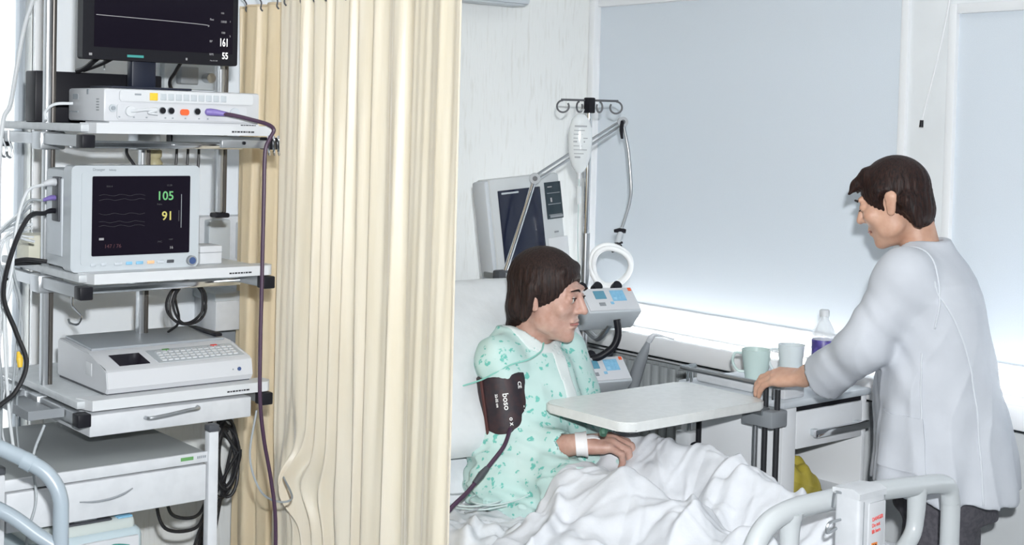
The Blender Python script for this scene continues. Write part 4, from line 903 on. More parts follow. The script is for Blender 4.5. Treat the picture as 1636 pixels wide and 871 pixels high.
# ---- pillow against the backrest
def puff(c, R, w, l, h, n=36, seed=0):
    """pillow: two bulging sheets meeting in a seam, with creases"""
    rg = np.random.default_rng(seed); V = []; F = []
    u = np.linspace(-1,1,n); U,Vv = np.meshgrid(u,u,indexing='ij')
    edge = (1-np.abs(U)**3.0)*(1-np.abs(Vv)**3.0); th = h*np.sqrt(np.clip(edge,0,1))
    cr = sum(np.sin(U*rg.uniform(2,9)+Vv*rg.uniform(-9,9)+rg.uniform(0,6)) for _ in range(7))*.0055*edge
    px = U*w/2*(1-.05*(Vv**2)); py = Vv*l/2*(1-.05*(U**2))
    for sg in (1,-1):
        base = len(V)
        for i in range(n):
            for j in range(n):
                p = Vector((px[i,j],py[i,j],sg*(th[i,j]+cr[i,j]))); V.append(tuple(c+R@p))
        for i in range(n-1):
            for j in range(n-1):
                q = base+i*n+j; f = (q,q+n,q+n+1,q+1); F.append(f if sg>0 else f[::-1])
    return V,F
Rb = Matrix.Rotation(ang+.02,3,'X')
# pillow centre a little off the backrest surface
pc = piv + Matrix.Rotation(ang,3,'X')@Vector((0,.40,.04+.062)); pc.x = 2.31
V,F = puff(pc,Rb,.70,.50,.072,40,3); pl = pyobj('pillow',V,F,pillow_m,None); tag(pl,'large white pillow propped behind the patient\'s back','pillow')
# ---- bottom sheet with creases
def crease(Xg,Yg,n,seed,x0,x1,y0,y1,hmin,hmax,wmin,wmax,amin=0,amax=3.14):
    rg = np.random.default_rng(seed); H = np.zeros_like(Xg)
    for _ in range(n):
        cx,cy = rg.uniform(x0,x1),rg.uniform(y0,y1); a = rg.uniform(amin,amax); l = rg.uniform(.05,.20); w = rg.uniform(wmin,wmax); h = rg.uniform(hmin,hmax)*(1 if rg.random()<.7 else -.6)
        ca,sa = math.cos(a),math.sin(a); bend = rg.uniform(-2.5,2.5)
        t_ = (Xg-cx)*ca+(Yg-cy)*sa; n_ = -(Xg-cx)*sa+(Yg-cy)*ca - bend*t_*t_
        H += h*np.exp(-(n_/w)**2)*np.exp(-(t_/l)**4)
    return H
ns,nt = 90,110
S_ = np.linspace(0,1,ns); Ys = np.linspace(2.18,2.80,nt); Sg,Yg = np.meshgrid(S_,Ys,indexing='ij')
# section: hangs down the near side, then over the mattress
wth = BX1-BX0; drop = .16; tot = drop+wth; arc = Sg*tot
Xg = np.where(arc<drop,BX0-.012,BX0-.012+np.minimum(arc-drop,wth)); Zg = np.where(arc<drop,.655-(drop-arc),.662)
Hh = crease(Xg,Yg,70,5,BX0,2.25,2.2,2.8,.006,.020,.008,.022)
rnd = np.exp(-((arc-drop)/.02)**2)
Zg = Zg+np.where(arc>=drop,np.abs(Hh)*.9,0)-.006*rnd; Xg = Xg-np.where(arc<drop,.006*np.sin(Yg*55)*(drop-arc)/drop+np.abs(Hh)*.4,0)
V = np.stack([Xg,Yg,Zg],-1).reshape(-1,3); F = [(i*nt+j,(i+1)*nt+j,(i+1)*nt+j+1,i*nt+j+1) for i in range(ns-1) for j in range(nt-1)]
o = pyobj('bottom_sheet',V,F,sheet_m,None); tag(o,'creased white bottom sheet beside the patient\'s hip','sheet'); md = o.modifiers.new('th','SOLIDIFY'); md.thickness = .004
# ---- blanket over the legs
ns,nt = 240,240
S_ = np.linspace(0,1,ns); T_ = np.linspace(0,1,nt); Sg,Tg = np.meshgrid(S_,T_,indexing='ij')
dn,df = .17,.16; tot = dn+wth+.05+df; arc = Sg*tot
xa,xb = BX0-.028,BX1+.024
Xg = np.clip(xa+(arc-dn),xa,xb)
# upper edge of the blanket: high on the lap, lower towards the near bedside
Yt = np.interp(Xg,[xa,2.05,2.16,2.28,2.40,2.55,xb],[2.40,2.42,2.455,2.48,2.545,2.58,2.53]); Yg = 1.745+(Yt-1.745)*Tg
def seg(ax,ay,bx_,by_,h0,h1,w):
    dx,dy = bx_-ax,by_-ay; tt = np.clip(((Xg-ax)*dx+(Yg-ay)*dy)/(dx*dx+dy*dy),0,1); d = np.hypot(Xg-ax-tt*dx,Yg-ay-tt*dy); return (h0+(h1-h0)*tt)*np.exp(-(d/w)**2)
Hh = np.maximum.reduce([seg(2.25,2.62,2.24,2.24,.125,.120,.12), seg(2.24,2.24,2.22,1.88,.120,.06,.10), seg(2.45,2.62,2.52,2.27,.13,.165,.12), seg(2.52,2.27,2.47,1.88,.165,.075,.105), seg(2.22,1.88,2.22,1.84,.10,.10,.07), seg(2.47,1.88,2.47,1.84,.11,.11,.07)])
Hh += crease(Xg,Yg,70,11,BX0,BX1,1.76,2.62,.006,.016,.012,.032)+crease(Xg,Yg,26,12,2.0,2.6,1.8,2.55,.010,.024,.014,.032,.2,1.3)+crease(Xg,Yg,80,13,BX0,BX1,1.76,2.62,.002,.006,.004,.010)
Hh = np.maximum(Hh,-.004)
top = (arc>=dn)&(arc<=dn+xb-xa)
en = np.clip((dn-arc)/dn,0,1); ef = np.clip((arc-dn-(xb-xa))/df,0,1)
Zg = .688+np.where(top,Hh,Hh)*np.where(top,1,.5)-en*dn-ef*df
shoulder = np.exp(-(np.minimum(np.abs(arc-dn),np.abs(arc-dn-(xb-xa)))/.03)**2)*.010; Zg -= shoulder
fold = .012*np.sin(Yg*38+1.5*np.sin(Yg*11))+.008*np.sin(Yg*71)
Xg = Xg-en*(fold+.016)+ef*(fold+.016)
# hem roll at the upper edge, and drop over the foot end
Zg = Zg-np.where(Tg<.03,(.03-Tg)/.03*.03,0)-np.where(Tg>.985,(Tg-.985)/.015*.012,0)
V = np.stack([Xg,Yg,Zg],-1).reshape(-1,3); F = [(i*nt+j,(i+1)*nt+j,(i+1)*nt+j+1,i*nt+j+1) for i in range(ns-1) for j in range(nt-1)]
o = pyobj('blanket',V,F,blanket_m,None); tag(o,'rumpled white blanket over the patient\'s legs','blanket'); md = o.modifiers.new('th','SOLIDIFY'); md.thickness = .006; md.offset = -1
# thin tubes and leads on the sheet
G = 'thin clear tubes on the sheet'
cable('thin_tube','thin tube looping on the sheet below the patient\'s elbow',[(2.0,2.70,.70),(2.05,2.62,.695),(2.13,2.60,.70),(2.17,2.64,.70),(2.12,2.68,.70),(2.07,2.64,.70),(2.10,2.58,.70),(2.2,2.56,.72),(2.27,2.60,.77),(2.30,2.62,.80)],.0022,tube_c,n=6,cat='tube')
cable('thin_tube','thin tube along the pillow edge beside the curtain',[(2.02,2.86,1.0),(2.02,2.83,.90),(2.02,2.80,.82),(2.01,2.76,.74),(2.02,2.70,.69),(2.06,2.60,.69),(2.12,2.56,.70)],.0022,tube_c,n=6,cat='tube')
cable('thin_tube','thin grey tube crossing the sheet in a wide bow',[(1.99,2.78,.76),(2.06,2.74,.70),(2.14,2.70,.70),(2.16,2.64,.695),(2.12,2.60,.695),(2.02,2.60,.69)],.0020,cable_g,n=6,cat='tube')
# ================================================================== BEDSIDE CABINET
t = thing('bedside_cabinet', 'white bedside cabinet with chrome drawer handle next to the window', 'cabinet', (3.07,2.52,0))
x0,x1,y0,y1 = 2.886,3.262,2.33,2.70; zt = .915
obj('side_panel', bx(x0,x0+.055,y0,y1,.06,zt-.022,.003), cab_white, t); obj('side_panel', bx(x1-.02,x1,y0,y1,.06,zt-.022,.003), cab_white, t)
obj('back_panel', bx(x0+.055,x1-.02,y1-.015,y1,.06,zt-.022), cab_white, t); obj('bottom_panel', bx(x0+.055,x1-.02,y0+.01,y1-.015,.06,.085), cab_white, t)
obj('niche_shelf', bx(x0+.055,x1-.02,y0+.01,y1-.015,.60,.62), cab_white, t)
obj('top', bx(x0-.012,x1+.004,y0-.014,y1+.006,zt-.020,zt,.006), grey_dev, t)
obj('front_stile', bx(x0,x0+.055,y0-.004,y0+.004,.06,zt-.022,.002), cab_white, t)
d_ = obj('drawer', bx(x0+.060,x1-.022,y0-.002,y1-.03,.776,zt-.036,.003), cab_white, t)
h_ = obj('handle', bx(2.995,x1-.026,y0-.034,y0-.020,.806,.828,.004), chrome, d_)
for x in (3.005,3.20): obj('handle_bracket', bx(x,x+.018,y0-.022,y0-.001,.808,.826,.002), pale_dev, d_)
obj('drawer_gap_strip', bx(x0+.060,x1-.022,y0+.004,y0+.02,zt-.036,zt-.022), blk, t, label='black gap above the drawer')  # black strip stands in for the shade between cabinet top and drawer
# gallery rail along the bed side of the top
g = obj('gallery_rail', tube(B(), [(x0-.004,2.34,zt+.036),(x0-.004,2.45,zt+.036),(x0-.004,2.68,zt+.036),(x0+.01,2.695,zt+.036),(x0+.05,2.697,zt+.036)], .007, 8), steel, t)
for y in (2.36,2.66,2.675): obj('rail_post', cyl(B(),(x0-.004,y,zt-.002),(x0-.004,y,zt+.036),.0045), chrome, g)
for (x,y) in ((x0+.03,y0+.04),(x1-.03,y0+.04),(x0+.03,y1-.04),(x1-.03,y1-.04)): obj('caster', cyl(B(),(x-.012,y,.03),(x+.012,y,.03),.03,None,16), dgrey, t)
tag(obj('folded_towel', bx(x0+.012,x0+.06,2.44,2.66,zt,zt+.026,.008,3), white_pl),'folded white cloth behind the gallery rail of the cabinet','cloth')
tag(obj('tissue_box', bx(2.900,2.985,2.335,2.43,zt,zt+.040,.006), white_dev),'small white box on the cabinet front under the nurse\'s wrist','box')
tag(obj('grey_pouch', tube(B(), [(3.045,2.335,zt+.010),(3.07,2.332,zt+.009),(3.10,2.335,zt+.012)],[.010,.012,.008],10), dgrey),'small dark pouch on the cabinet front edge below the sleeve','pouch')
# yellow bag in the niche
V,F = puff(Vector((3.005,2.42,.664)),Matrix.Rotation(.15,3,'Z')@Matrix.Rotation(.32,3,'Y'),.19,.17,.056,24,9); tag(pyobj('yellow_bag',V,F,ybag,None),'yellow cloth bag in the open niche of the cabinet','bag')
def mug(name,label,c,r,h,m,ha):
    t = thing(name,label,'mug',c,'mugs on the cabinet'); cx,cy,cz = c
    obj('cup', lathe(B(), [(.001,.002),(r*.62,.0),(r*.72,.002),(r*.80,h*.3),(r*.93,h*.7),(r,h),(r-.003,h),(r*.88,h*.7),(r*.74,h*.3),(r*.64,.006),(.001,.006)], c, 28), m, t)
    d = Vector((math.cos(ha),math.sin(ha),0)); c = Vector(c)
    obj('handle', tube(B(), [c+d*(r*.93)+Vector((0,0,h*.86)),c+d*(r+.018)+Vector((0,0,h*.84)),c+d*(r+.024)+Vector((0,0,h*.55)),c+d*(r+.010)+Vector((0,0,h*.28)),c+d*(r*.78)+Vector((0,0,h*.24))], .0042, 8), m, t)
mug('mug','pale green mug beside the nurse\'s hand',(3.075,2.585,zt),.044,.088,mug_g,2.3)
mug('mug','grey-white mug between green mug and bottle',(3.135,2.505,zt),.040,.108,mug_w,2.3)
t = thing('water_bottle', 'clear plastic bottle with purple label on the cabinet', 'bottle', (3.185,2.43,zt))
c = (3.185,2.43,zt)
obj('bottle', lathe(B(), [(.001,.004),(.026,0),(.033,.006),(.034,.03),(.0335,.135),(.030,.155),(.018,.180),(.0125,.188),(.0125,.200),(.001,.200)], c, 26), pet, t)
lb = obj('label', lathe(B(), [(.0338,.05),(.0346,.052),(.0346,.128),(.0338,.13)], c, 26), lab_p, t)
obj('cap', lathe(B(), [(.001,.196),(.0142,.197),(.0142,.213),(.012,.216),(.001,.216)], c, 20), white_pl, t)
for (dx,dz,w) in ((-.022,.085,.010),(-.012,.098,.014),(-.022,.07,.007)):
    q = Vector((-.636-dx*0,-.772,0)); p = Vector(c)+Vector((.772,-.636,0))*dx; p = p+Vector((-.636,-.772,0))*math.sqrt(.0352**2-dx*dx)
    obj('label_print', sph(B(), p+Vector((0,0,dz)), w*.6, (1,.25,.6), Matrix.Rotation(-.69,4,'Z')), ink_w, lb)
# ================================================================== OVERBED TABLE
t = thing('overbed_table', 'pale laminate overbed table pushed across the patient\'s lap', 'table', (2.82,2.45,0))
x0,x1,y0,y1,zt2 = 2.275,2.800,2.305,2.620,.932
pts = [(x,y,zt2-.024) for x,y in rrect((x0+x1)/2,(y0+y1)/2,x1-x0,y1-y0,.035,6)]
b = prism(B(), pts, (0,0,.024)); bmesh.ops.bevel(b, geom=[e for e in b.edges if abs(e.verts[0].co.z-e.verts[1].co.z)<1e-6], offset=.004, segments=2, affect='EDGES')
obj('table_top', b, laminate, t)
obj('underframe', bx(x0+.06,x1-.01,y0+.05,y1-.05,zt2-.042,zt2-.024,.003), mgrey, t)
obj('edge_knob', tube(B(), [(2.30,2.40,.905),(2.285,2.395,.895),(2.28,2.39,.888)],[.008,.011,.008],8), mat('green_knob',(.05,.13,.09),.4), t)
for (x,y,za) in ((2.842,2.352,.80),(2.842,2.312,.78),(2.842,2.385,.76)): obj('column', cyl(B(),(x,y,.05 if y>2.36 else .05),(x,y,.955 if y<2.36 else .93),.0075), alu_k if y<2.36 else steel, t)
obj('column_bracket', bx(2.800,2.866,2.295,2.400,.855,.900,.005), mgrey, t)
obj('side_beam', bx(2.795,2.83,y0+.02,y1+.03,.886,.906,.004), steel, t)
for y in (2.59,2.625): obj('column', cyl(B(),(2.842,y,.05),(2.842,y,.90),.008), steel if y>2.6 else blk, t)
cl = obj('clamp_block', bx(2.815,2.862,2.60,2.655,.725,.785,.005), white_pl, t); obj('clamp_knob', cyl(B(),(2.82,2.575,.757),(2.80,2.57,.757),.010), blk, cl)
obj('foot_bar', bx(2.815,2.868,2.28,2.68,.02,.055,.008), steel, t)
obj('foot_beam', bx(2.30,2.85,2.34,2.40,.02,.05,.006), steel, t)
# ================================================================== PATIENT
def arr(*v): return np.array(v,float)
t = thing('person', 'dark-haired patient in mint green gown sitting up in the bed', 'person', (2.35,2.75,.66))
hc_,hR = head_frame((2.374,2.722,1.193),(.42,-.91),.10)
sN,eN,wN,kN = arr(2.242,2.752,1.022),arr(2.252,2.705,.785),arr(2.318,2.525,.834),arr(2.372,2.480,.836)
S = SDF((2.06,1.80,.64),(2.70,3.02,1.34),.004)
S.loft([(.70,2.345,2.72,.155,.115),(.78,2.345,2.73,.150,.11),(.88,2.35,2.765,.135,.10),(.97,2.352,2.79,.145,.10),(1.03,2.355,2.80,.135,.08),(1.06,2.357,2.80,.10,.06)],(1,0),.02)
S.cap((2.36,2.795,1.03),(2.372,2.742,1.13),.058,.052,.03)
S.chain([sN,eN,wN],[.050,.042,.027],.02)
S.chain([arr(2.49,2.77,1.02),arr(2.54,2.72,.79),arr(2.49,2.62,.755)],[.050,.042,.027],.02)
for (h,k_,a) in (((2.29,2.69,.73),(2.25,2.27,.735),(2.235,1.92,.708)),((2.42,2.69,.73),(2.52,2.27,.765),(2.47,1.92,.71))):
    S.chain([arr(*h),arr(*k_),arr(*a)],[.062,.048,.034],.02); S.cap(a,(a[0],a[1]-.07,a[2]+.03),.03,.022,.02)
add_head(S, hc_, hR, 1.03)
add_hand(S, wN, kN-wN+arr(0,0,.004), (.1,-.35,1), -1, [(.45,.75,.4),(.50,.85,.45),(.55,.9,.5),(.6,.9,.5)], 1.08, .3, .4, 1.12)
add_hand(S, (2.49,2.62,.755), (-.2,-.9,-.1), (0,0,1), 1, [(.3,.4,.3)]*4, .95, .3)
V,F = S.mesh(); body = mesh_from('body', V, F, skin2, t, 1, 'bare skin of face, neck and hands')
head_details(body, hc_, hR, 1.03)
def make_hair(c, R, s, prims, cuts, m, parent, strands=.0028, seed=0):
    c3 = np.array(c); Rn = np.array(R); r = .19*s
    S = SDF(c3-r, c3+r, .0035); P = lambda p: c3+Rn@np.array(p)*s
    for p in prims:
        if p[0]=='e': S.ell(P(p[1]),np.array(p[2])*s,.02*s,'u',Rn)
        else: S.cap(P(p[1]),P(p[2]),p[3]*s,p[4]*s,.012*s)
    for p in cuts: S.ell(P(p[0]),np.array(p[1])*s,.010*s,'s',Rn)
    X,Y,Z = S.grid(); q = np.stack([X-c3[0],Y-c3[1],Z-c3[2]],-1)@Rn.astype(np.float32)/s
    ph = np.arctan2(q[...,0],q[...,2]+.10); th = np.arctan2(q[...,0],q[...,1]-.02)
    lock = np.sin(th*34+4*np.sin(q[...,2]*18+seed))+.7*np.sin(th*75+6*q[...,2]*12+seed)
    S.d += strands*s*lock*np.clip((.10-q[...,2])/.08,.25,1)
    V,F = S.mesh(); return mesh_from('hair', V, F, m, parent, 1)
make_hair(hc_, hR, 1.03,
  [('e',(0,-.012,.034),(.081,.099,.089)),('e',(0,-.058,-.035),(.066,.046,.060)),('c',(-.07,-.01,.02),(-.074,-.022,-.055),.022,.014),('c',(.07,-.01,.02),(.074,-.022,-.055),.022,.014),('c',(-.04,.052,.075),(.04,.056,.072),.016,.014),('c',(0,-.06,-.06),(0,-.075,-.10),.045,.028)],
  [((0,.125,-.032),(.105,.085,.095)),((0,.03,-.13),(.13,.075,.10))], hair_m2, t, .0014, 2)
# hospital gown
S = SDF((2.04,2.36,.64),(2.74,3.0,1.17),.0045)
S.loft([(.672,2.33,2.69,.215,.14),(.74,2.335,2.70,.205,.14),(.80,2.34,2.715,.188,.135),(.88,2.362,2.745,.138,.130),(.96,2.364,2.775,.135,.122),(1.02,2.362,2.79,.132,.105),(1.06,2.358,2.795,.115,.085),(1.095,2.36,2.785,.078,.070)],(1,0),.03,2.2)
S.chain([sN,eN,eN*.25+wN*.75],[.058,.058,.044],.03)
S.cap(sN+arr(.03,.01,.012),sN,.050,.056,.04)
S.chain([arr(2.485,2.77,1.02),arr(2.54,2.72,.80),arr(2.50,2.64,.77)],[.062,.056,.044],.03)
S.ell((2.215,2.68,.715),(.085,.10,.075),.03)
S.cap((2.28,2.62,.735),(2.255,2.43,.728),.085,.072,.03); S.cap((2.42,2.62,.735),(2.46,2.46,.735),.085,.07,.03)
S.cap((2.20,2.62,.685),(2.17,2.56,.675),.045,.03,.03)
S.cap((2.362,2.785,1.06),(2.374,2.735,1.16),.066,.060,.012,'s')
X,Y,Z = S.grid()
S.d += .0050*wob(X,Y,Z,42)+.0045*wob(X,Y,Z,85,1.7)-.006*(1-np.abs(np.sin((X*.8+Y*.5-Z*.7)*42+2.0*wob(X,Y,Z,22))))**5*np.clip((1.0-Z)/.25,0,1)+.0022*np.sin((X*.9+Y*.3+Z*1.2)*110+3*wob(X,Y,Z,30))*np.clip((.95-Z)/.2,0,1)
dg_ = S.d.copy()
cut = wN*.78+eN*.22; n_ = (wN-eN)/np.linalg.norm(wN-eN)
S.cap(cut,cut+n_*.10,.034,.034,.003,'s')
V,F = S.mesh(); gown = mesh_from('gown', V, F, gown_m, t, 1, 'mint green gown printed with small leaves')
# white neckband and front placket
S.d = dg_.copy()
ring = np.sqrt(((X-2.366)/1.0)**2+((Y-2.762)/1.0)**2+((Z-1.088)/.9)**2)-.088
px_ = 2.395+.05*(1.06-Z); strip = np.maximum(np.maximum(np.abs(X-px_)-.022,Y-2.76),np.maximum(Z-1.07,.90-Z))
S.d = np.maximum(np.maximum(dg_-.0025, -(dg_+.006)), np.minimum(ring,strip))
S.cap((2.362,2.785,1.06),(2.374,2.735,1.16),.067,.061,.004,'s')
V,F = S.mesh(); mesh_from('gown_trim', V, F, gown_trim, t, 1, 'white neckband and placket')
# tape over the wrist
ax_ = Vector(kN-wN).normalized(); w0 = Vector(wN)
obj('wrist_tape', tube(B(), [w0-ax_*.004,w0+ax_*.006,w0+ax_*.016,w0+ax_*.026],[.0355,.0350,.0360,.0395],18,sub=3,flat=((.1,-.35,.93),.80)), tape, t, 180, 'white tape around the wrist')
obj('tape_strip', tube(B(), [w0+ax_*.02+Vector((-.012,-.014,.022)),w0+ax_*.035+Vector((-.002,-.012,.022)),w0+ax_*.05+Vector((.006,-.012,.016))],[.008,.010,.008],10,flat=((0,-.3,1),.25)), tape, t, 180)
# blood pressure cuff on the upper arm
ua = Vector(eN-sN); un = ua.normalized()
t2 = thing('pressure_cuff', 'dark maroon blood pressure cuff with white print around the patient\'s upper arm', 'cuff', tuple(Vector(sN)+ua*.5))
cs = [Vector(sN)+ua*q for q in (.14,.16,.3,.5,.7,.765,.78)]
obj('sleeve', tube(B(), cs, [.058,.067,.0695,.0695,.0690,.0670,.058], 28, sub=2), cuff_m, t2)
cd3 = Vector((-.636,-.772,0)); cd3 = (cd3-un*cd3.dot(un)).normalized(); cr3 = (-un).cross(cd3).normalized()*-1
if cr3.dot(Vector((.772,-.636,0)))<0: cr3 = -cr3
def cuffM(q, side, size_rot=0):
    a = side; d = cd3*math.cos(a)+cr3*math.sin(a); r_ = cr3*math.cos(a)-cd3*math.sin(a)
    p = Vector(sN)+ua*q+d*.0705; upv = -un
    return Matrix((( r_.x,upv.x,d.x,p.x),(r_.y,upv.y,d.y,p.y),(r_.z,upv.z,d.z,p.z),(0,0,0,1)))
def cuff_text(s,q,side,size,rot=-math.pi/2): text('print',s,size,cuffM(q,side)@Matrix.Rotation(rot,4,'Z'),ink_w,t2,ext=.0003,bold=.0003)
cuff_text('boso',.34,-.02,.022); cuff_text('22-32 cm',.34,-.30,.009); cuff_text('o x',.60,.12,.016); cuff_text('CE',.24,.62,.015); cuff_text('- - -',.50,.72,.016)
ep = [cs[1]*0+ (cuffM(q,-.85).translation) for q in (.16,.3,.5,.76)]
obj('edge_binding', tube(B(), ep, .0045, 8), cuff_red, t2)
obj('hose', tube(B(), [tuple(cuffM(.72,.1).translation),(2.150,2.612,.835),(2.105,2.605,.800),(2.064,2.60,.770),(2.02,2.59,.743),(1.95,2.575,.709),(1.905,2.565,.66),(1.895,2.56,.5),(1.89,2.56,.2)], .0055, 10), purple, t2)
obj('hose_joint', tube(B(), [(2.090,2.603,.789),(2.070,2.601,.775),(2.045,2.596,.758)],[.007,.0095,.007],10), dgrey, t2)
cable('oxygen_tube','thin green tube from the pillow across the patient\'s chest',[(2.02,2.84,.95),(2.10,2.80,.95),(2.165,2.745,.975),(2.188,2.705,1.0),(2.225,2.683,1.022),(2.27,2.665,1.035),(2.315,2.67,1.052),(2.34,2.69,1.068)],.0024,mat('green_tube',(.22,.50,.44),.4),n=6,cat='tube')
# ================================================================== NURSE
t = thing('person', 'brown-haired nurse in a long white coat and dark trousers reaching for the table', 'person', (3.02,1.912,0))
Bc = np.array((3.02,1.912)); fN = np.array((-.5,.866)); lN = np.array((-.866,-.5))
def Q(off,lat,z): p = Bc+fN*off+lN*lat; return arr(p[0],p[1],z)
hc2,hR2 = head_frame((2.921,2.019,1.475),(-.33,.944),.33)
sL,eL,cL,wL,kL,tL = Q(.104,.148,1.290),arr(2.775,1.998,1.122),arr(2.820,2.156,1.018),arr(2.822,2.212,1.006),arr(2.812,2.322,.994),arr(2.773,2.346,.955)
S = SDF((2.70,1.62,-.0),(3.36,2.46,1.62),.004)
S.loft([(.80,*Q(0,0,0)[:2],.155,.11),(.95,*Q(.01,0,0)[:2],.15,.105),(1.08,*Q(.03,0,0)[:2],.125,.095),(1.2,*Q(.045,0,0)[:2],.15,.10),(1.28,*Q(.055,0,0)[:2],.15,.085),(1.315,*Q(.06,0,0)[:2],.09,.06)],lN,.02)
S.cap(Q(.066,0,1.29),Q(.096,0,1.415),.052,.046,.02)
S.chain([sL,eL,wL],[.052,.042,.027],.02)
sR = Q(.058,-.165,1.268); S.chain([sR,Q(.03,-.205,1.03),Q(.07,-.215,.80)],[.052,.042,.027],.02)
for q in (-1,1): S.chain([Q(0,q*.085,.84),Q(.01,q*.085,.46),Q(-.01,q*.08,.10)],[.082,.055,.036],.02); S.cap(Q(-.02,q*.08,.04),Q(.13,q*.09,.03),.035,.03,.02)
add_head(S, hc2, hR2, .94, False)
yd = kL-wL
add_hand(S, wL, yd+arr(-.006,0,-.002), (-.30,-.25,1), 1, [(.30,.45,.3),(.33,.45,.35),(.36,.45,.35),(.38,.4,.3)], 1.03, .5, .6, 1.08)
add_hand(S, Q(.07,-.215,.80), (0,0,-1), (*(-lN),0), 1, [(.2,.3,.2)]*4, 1.0, .3)
V,F = S.mesh(); body2 = mesh_from('body', V, F, skin, t, 1, 'bare skin of face, neck and forearm')
head_details(body2, hc2, hR2, .94, False)
make_hair(hc2, hR2, .94,
  [('e',(0,-.008,.032),(.079,.093,.089)),('e',(0,-.054,-.030),(.064,.040,.058)),('c',(-.066,.012,.03),(-.069,.012,-.008),.024,.010),('c',(.066,.012,.03),(.069,.012,-.008),.024,.010),
   ('c',(-.035,.045,.085),(-.034,.086,.066),.022,.012),('c',(.030,.045,.085),(.028,.088,.066),.022,.012),('c',(-.035,.082,.070),(-.044,.104,.050),.012,.004),('c',(.0,.085,.072),(.004,.110,.058),.012,.004),('c',(.02,.082,.070),(.030,.106,.050),.012,.004),
   ('c',(-.066,-.045,-.01),(-.056,-.055,-.075),.024,.014),('c',(.066,-.045,-.01),(.056,-.055,-.075),.024,.014)],
  [((0,.13,-.050),(.115,.090,.100)),((-.092,.004,-.016),(.040,.024,.040)),((.092,.004,-.016),(.040,.024,.040)),((-.085,.03,-.055),(.032,.030,.048)),((.085,.03,-.055),(.032,.030,.048)),((0,.03,-.145),(.13,.085,.09))], hair_m, t, .0014, 0)
# coat
rows = [(.765,.0,.238,.178),(.85,.006,.228,.170),(.95,.018,.214,.160),(1.02,.028,.205,.150),(1.10,.036,.200,.138),(1.18,.043,.198,.128),(1.24,.048,.195,.120),(1.28,.054,.178,.110),(1.315,.060,.135,.094),(1.35,.070,.088,.076),(1.378,.076,.068,.066)]
tab = [(z,*Q(o,0,0)[:2],a,b_) for (z,o,a,b_) in rows]
S = SDF((2.66,1.62,.745),(3.36,2.28,1.40),.0045)
S.loft(tab, lN, .02, 2.25)
S.chain([sL,eL,cL+arr(0,0,-.010)],[.070,.056,.062],.028)
S.cap(Q(.072,.08,1.312),sL,.048,.064,.04); S.cap(Q(.055,-.10,1.285),sR,.055,.070,.04)
S.chain([sR,Q(.03,-.205,1.03),Q(.06,-.215,.86)],[.074,.066,.055],.04)
X,Y,Z = S.grid()
lx = (X-Bc[0])*lN[0]+(Y-Bc[1])*lN[1]; fx = (X-Bc[0])*fN[0]+(Y-Bc[1])*fN[1]-.02
az = np.arctan2(fx*1.3,lx); low = np.clip((1.08-Z)/.3,0,1)
S.d += (.0065*np.sin(az*7+1.5*np.sin(Z*6)+.6)+.004*np.sin(az*13+Z*9))*low + .0035*wob(X,Y,Z,28)+.0025*wob(X,Y,Z,60,2)-.004*(1-np.abs(np.sin(az*5+Z*5+1.6*wob(X,Y,Z,14))))**4*np.clip((1.25-Z)/.2,0,1)
arm = np.clip(1-np.hypot(np.hypot(X-eL[0],Y-eL[1]),Z-eL[2])/.20,0,1)
S.d += arm*.0028*np.sin((X*-.2+Y*.9-Z*.75)*95+3.5*wob(X,Y,Z,26))
cd_n = (cL-eL)/np.linalg.norm(cL-eL)
S.cap(cL-cd_n*.0,cL+cd_n*.12,.046,.052,.004,'s')
S.cap(cL+cd_n*.052,cL+cd_n*.14,.085,.085,.003,'s')
S.cap(Q(.078,0,1.325),Q(.105,0,1.42),.060,.062,.006,'s')
V,F = S.mesh(); coat = mesh_from('coat', V, F, coat_m, t, 1, 'long white cotton coat with three-quarter sleeves')
T = np.array(rows)
def csurf(z, th, e=.0):
    o,a,b_ = [np.interp(z,T[:,0],T[:,k]) for k in (1,2,3)]
    c,s_ = math.cos(th),math.sin(th); r = (abs(c)**2.25+abs(s_)**2.25)**(-1/2.25)
    return Vector(Q(o-(b_*r+e)*s_, (a*r+e)*c, z))
from mathutils.bvhtree import BVHTree
cme = coat.data; bv = BVHTree.FromPolygons([v.co.copy() for v in cme.vertices],[list(p.vertices) for p in cme.polygons])
def snap(p, e=.0015):
    o_ = OFF[coat.name]; h = bv.find_nearest(Vector(p)-o_); return h[0]+h[1]*e+o_
def seam(pts): return obj('seam', tube(B(), [snap(p) for p in spline(pts,8)], .0024, 6, sub=0), coat_seam, coat, 180)
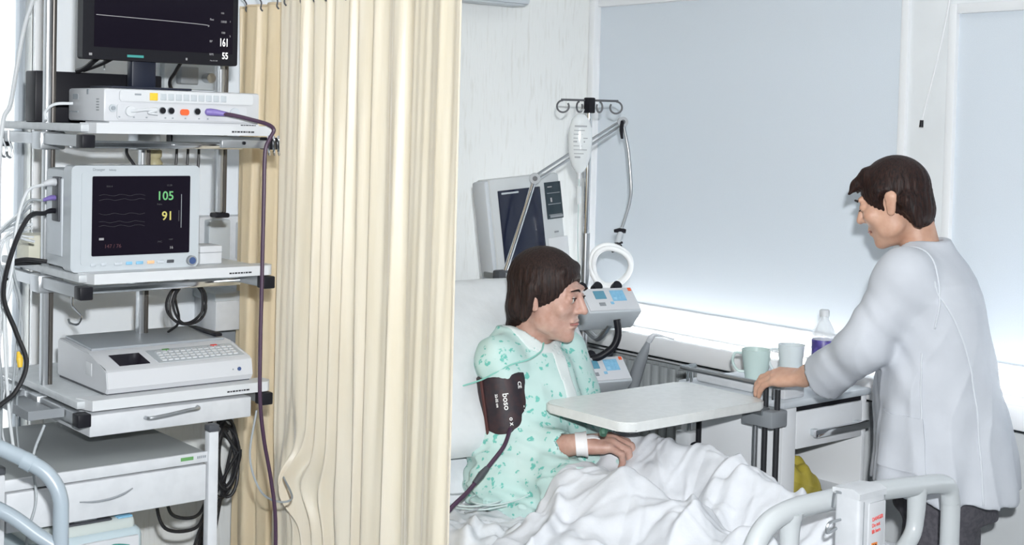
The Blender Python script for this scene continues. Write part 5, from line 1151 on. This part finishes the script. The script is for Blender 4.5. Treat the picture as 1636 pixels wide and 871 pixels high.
seam([csurf(z,math.radians(a)) for z,a in ((1.283,-2),(1.25,14),(1.20,26),(1.12,35),(1.02,37),(.90,34),(.772,31))])
seam([csurf(z,math.radians(a)) for z,a in ((1.12,-8),(1.04,-10),(.98,-11),(.86,-12),(.772,-12))])
seam([Vector(Q(.10,.11,1.335)),Vector(Q(.06,.145,1.325)),Vector(Q(.03,.175,1.29)),Vector(Q(.02,.20,1.24)),Vector(Q(.03,.21,1.18))])
# patch pocket following the coat
nz_,na = 10,12; V = []
for k in range(2):
    for i in range(nz_):
        for j in range(na):
            z = .835+(.965-.835)*i/(nz_-1); a = math.radians(-52+42*j/(na-1)); V.append(snap(csurf(z,a,.02),.0045 if k==0 else -.002))
F = []
for i in range(nz_-1):
    for j in range(na-1): q = i*na+j; F.append((q,q+1,q+na+1,q+na)); w = q+nz_*na; F.append((w,w+na,w+na+1,w+1))
rim = [j for j in range(na)]+[i*na+na-1 for i in range(1,nz_)]+[(nz_-1)*na+j for j in range(na-2,-1,-1)]+[i*na for i in range(nz_-2,0,-1)]
for a_,b_ in zip(rim,rim[1:]+rim[:1]): F.append((a_,a_+nz_*na,b_+nz_*na,b_))
pyobj('pocket',V,F,coat_m,coat,40)
# trousers and shoes
S = SDF((2.76,1.62,.02),(3.32,2.16,.96),.006)
S.loft([(.70,*Q(0,0,0)[:2],.175,.125),(.80,*Q(0,0,0)[:2],.172,.125),(.94,*Q(.01,0,0)[:2],.155,.11)],lN,.03)
for q in (-1,1): S.chain([Q(0,q*.09,.80),Q(.012,q*.088,.46),Q(-.005,q*.083,.06)],[.100,.082,.078],.02)
X,Y,Z = S.grid(); S.d += .004*wob(X,Y,Z,30)+.003*np.sin(Z*40+X*30+2*wob(X,Y,Z,20))
V,F = S.mesh(); mesh_from('trousers', V, F, trouser_m, t, 1, 'dark grey trousers')
for q in (-1,1):
    a_ = Vector(Q(-.045,q*.083,.035)); b_ = Vector(Q(.15,q*.093,.03))
    obj('shoe', tube(B(), [a_,a_*.6+b_*.4,b_],[.04,.045,.036],14,flat=((0,0,1),.78)), shoe_m, t, 180)
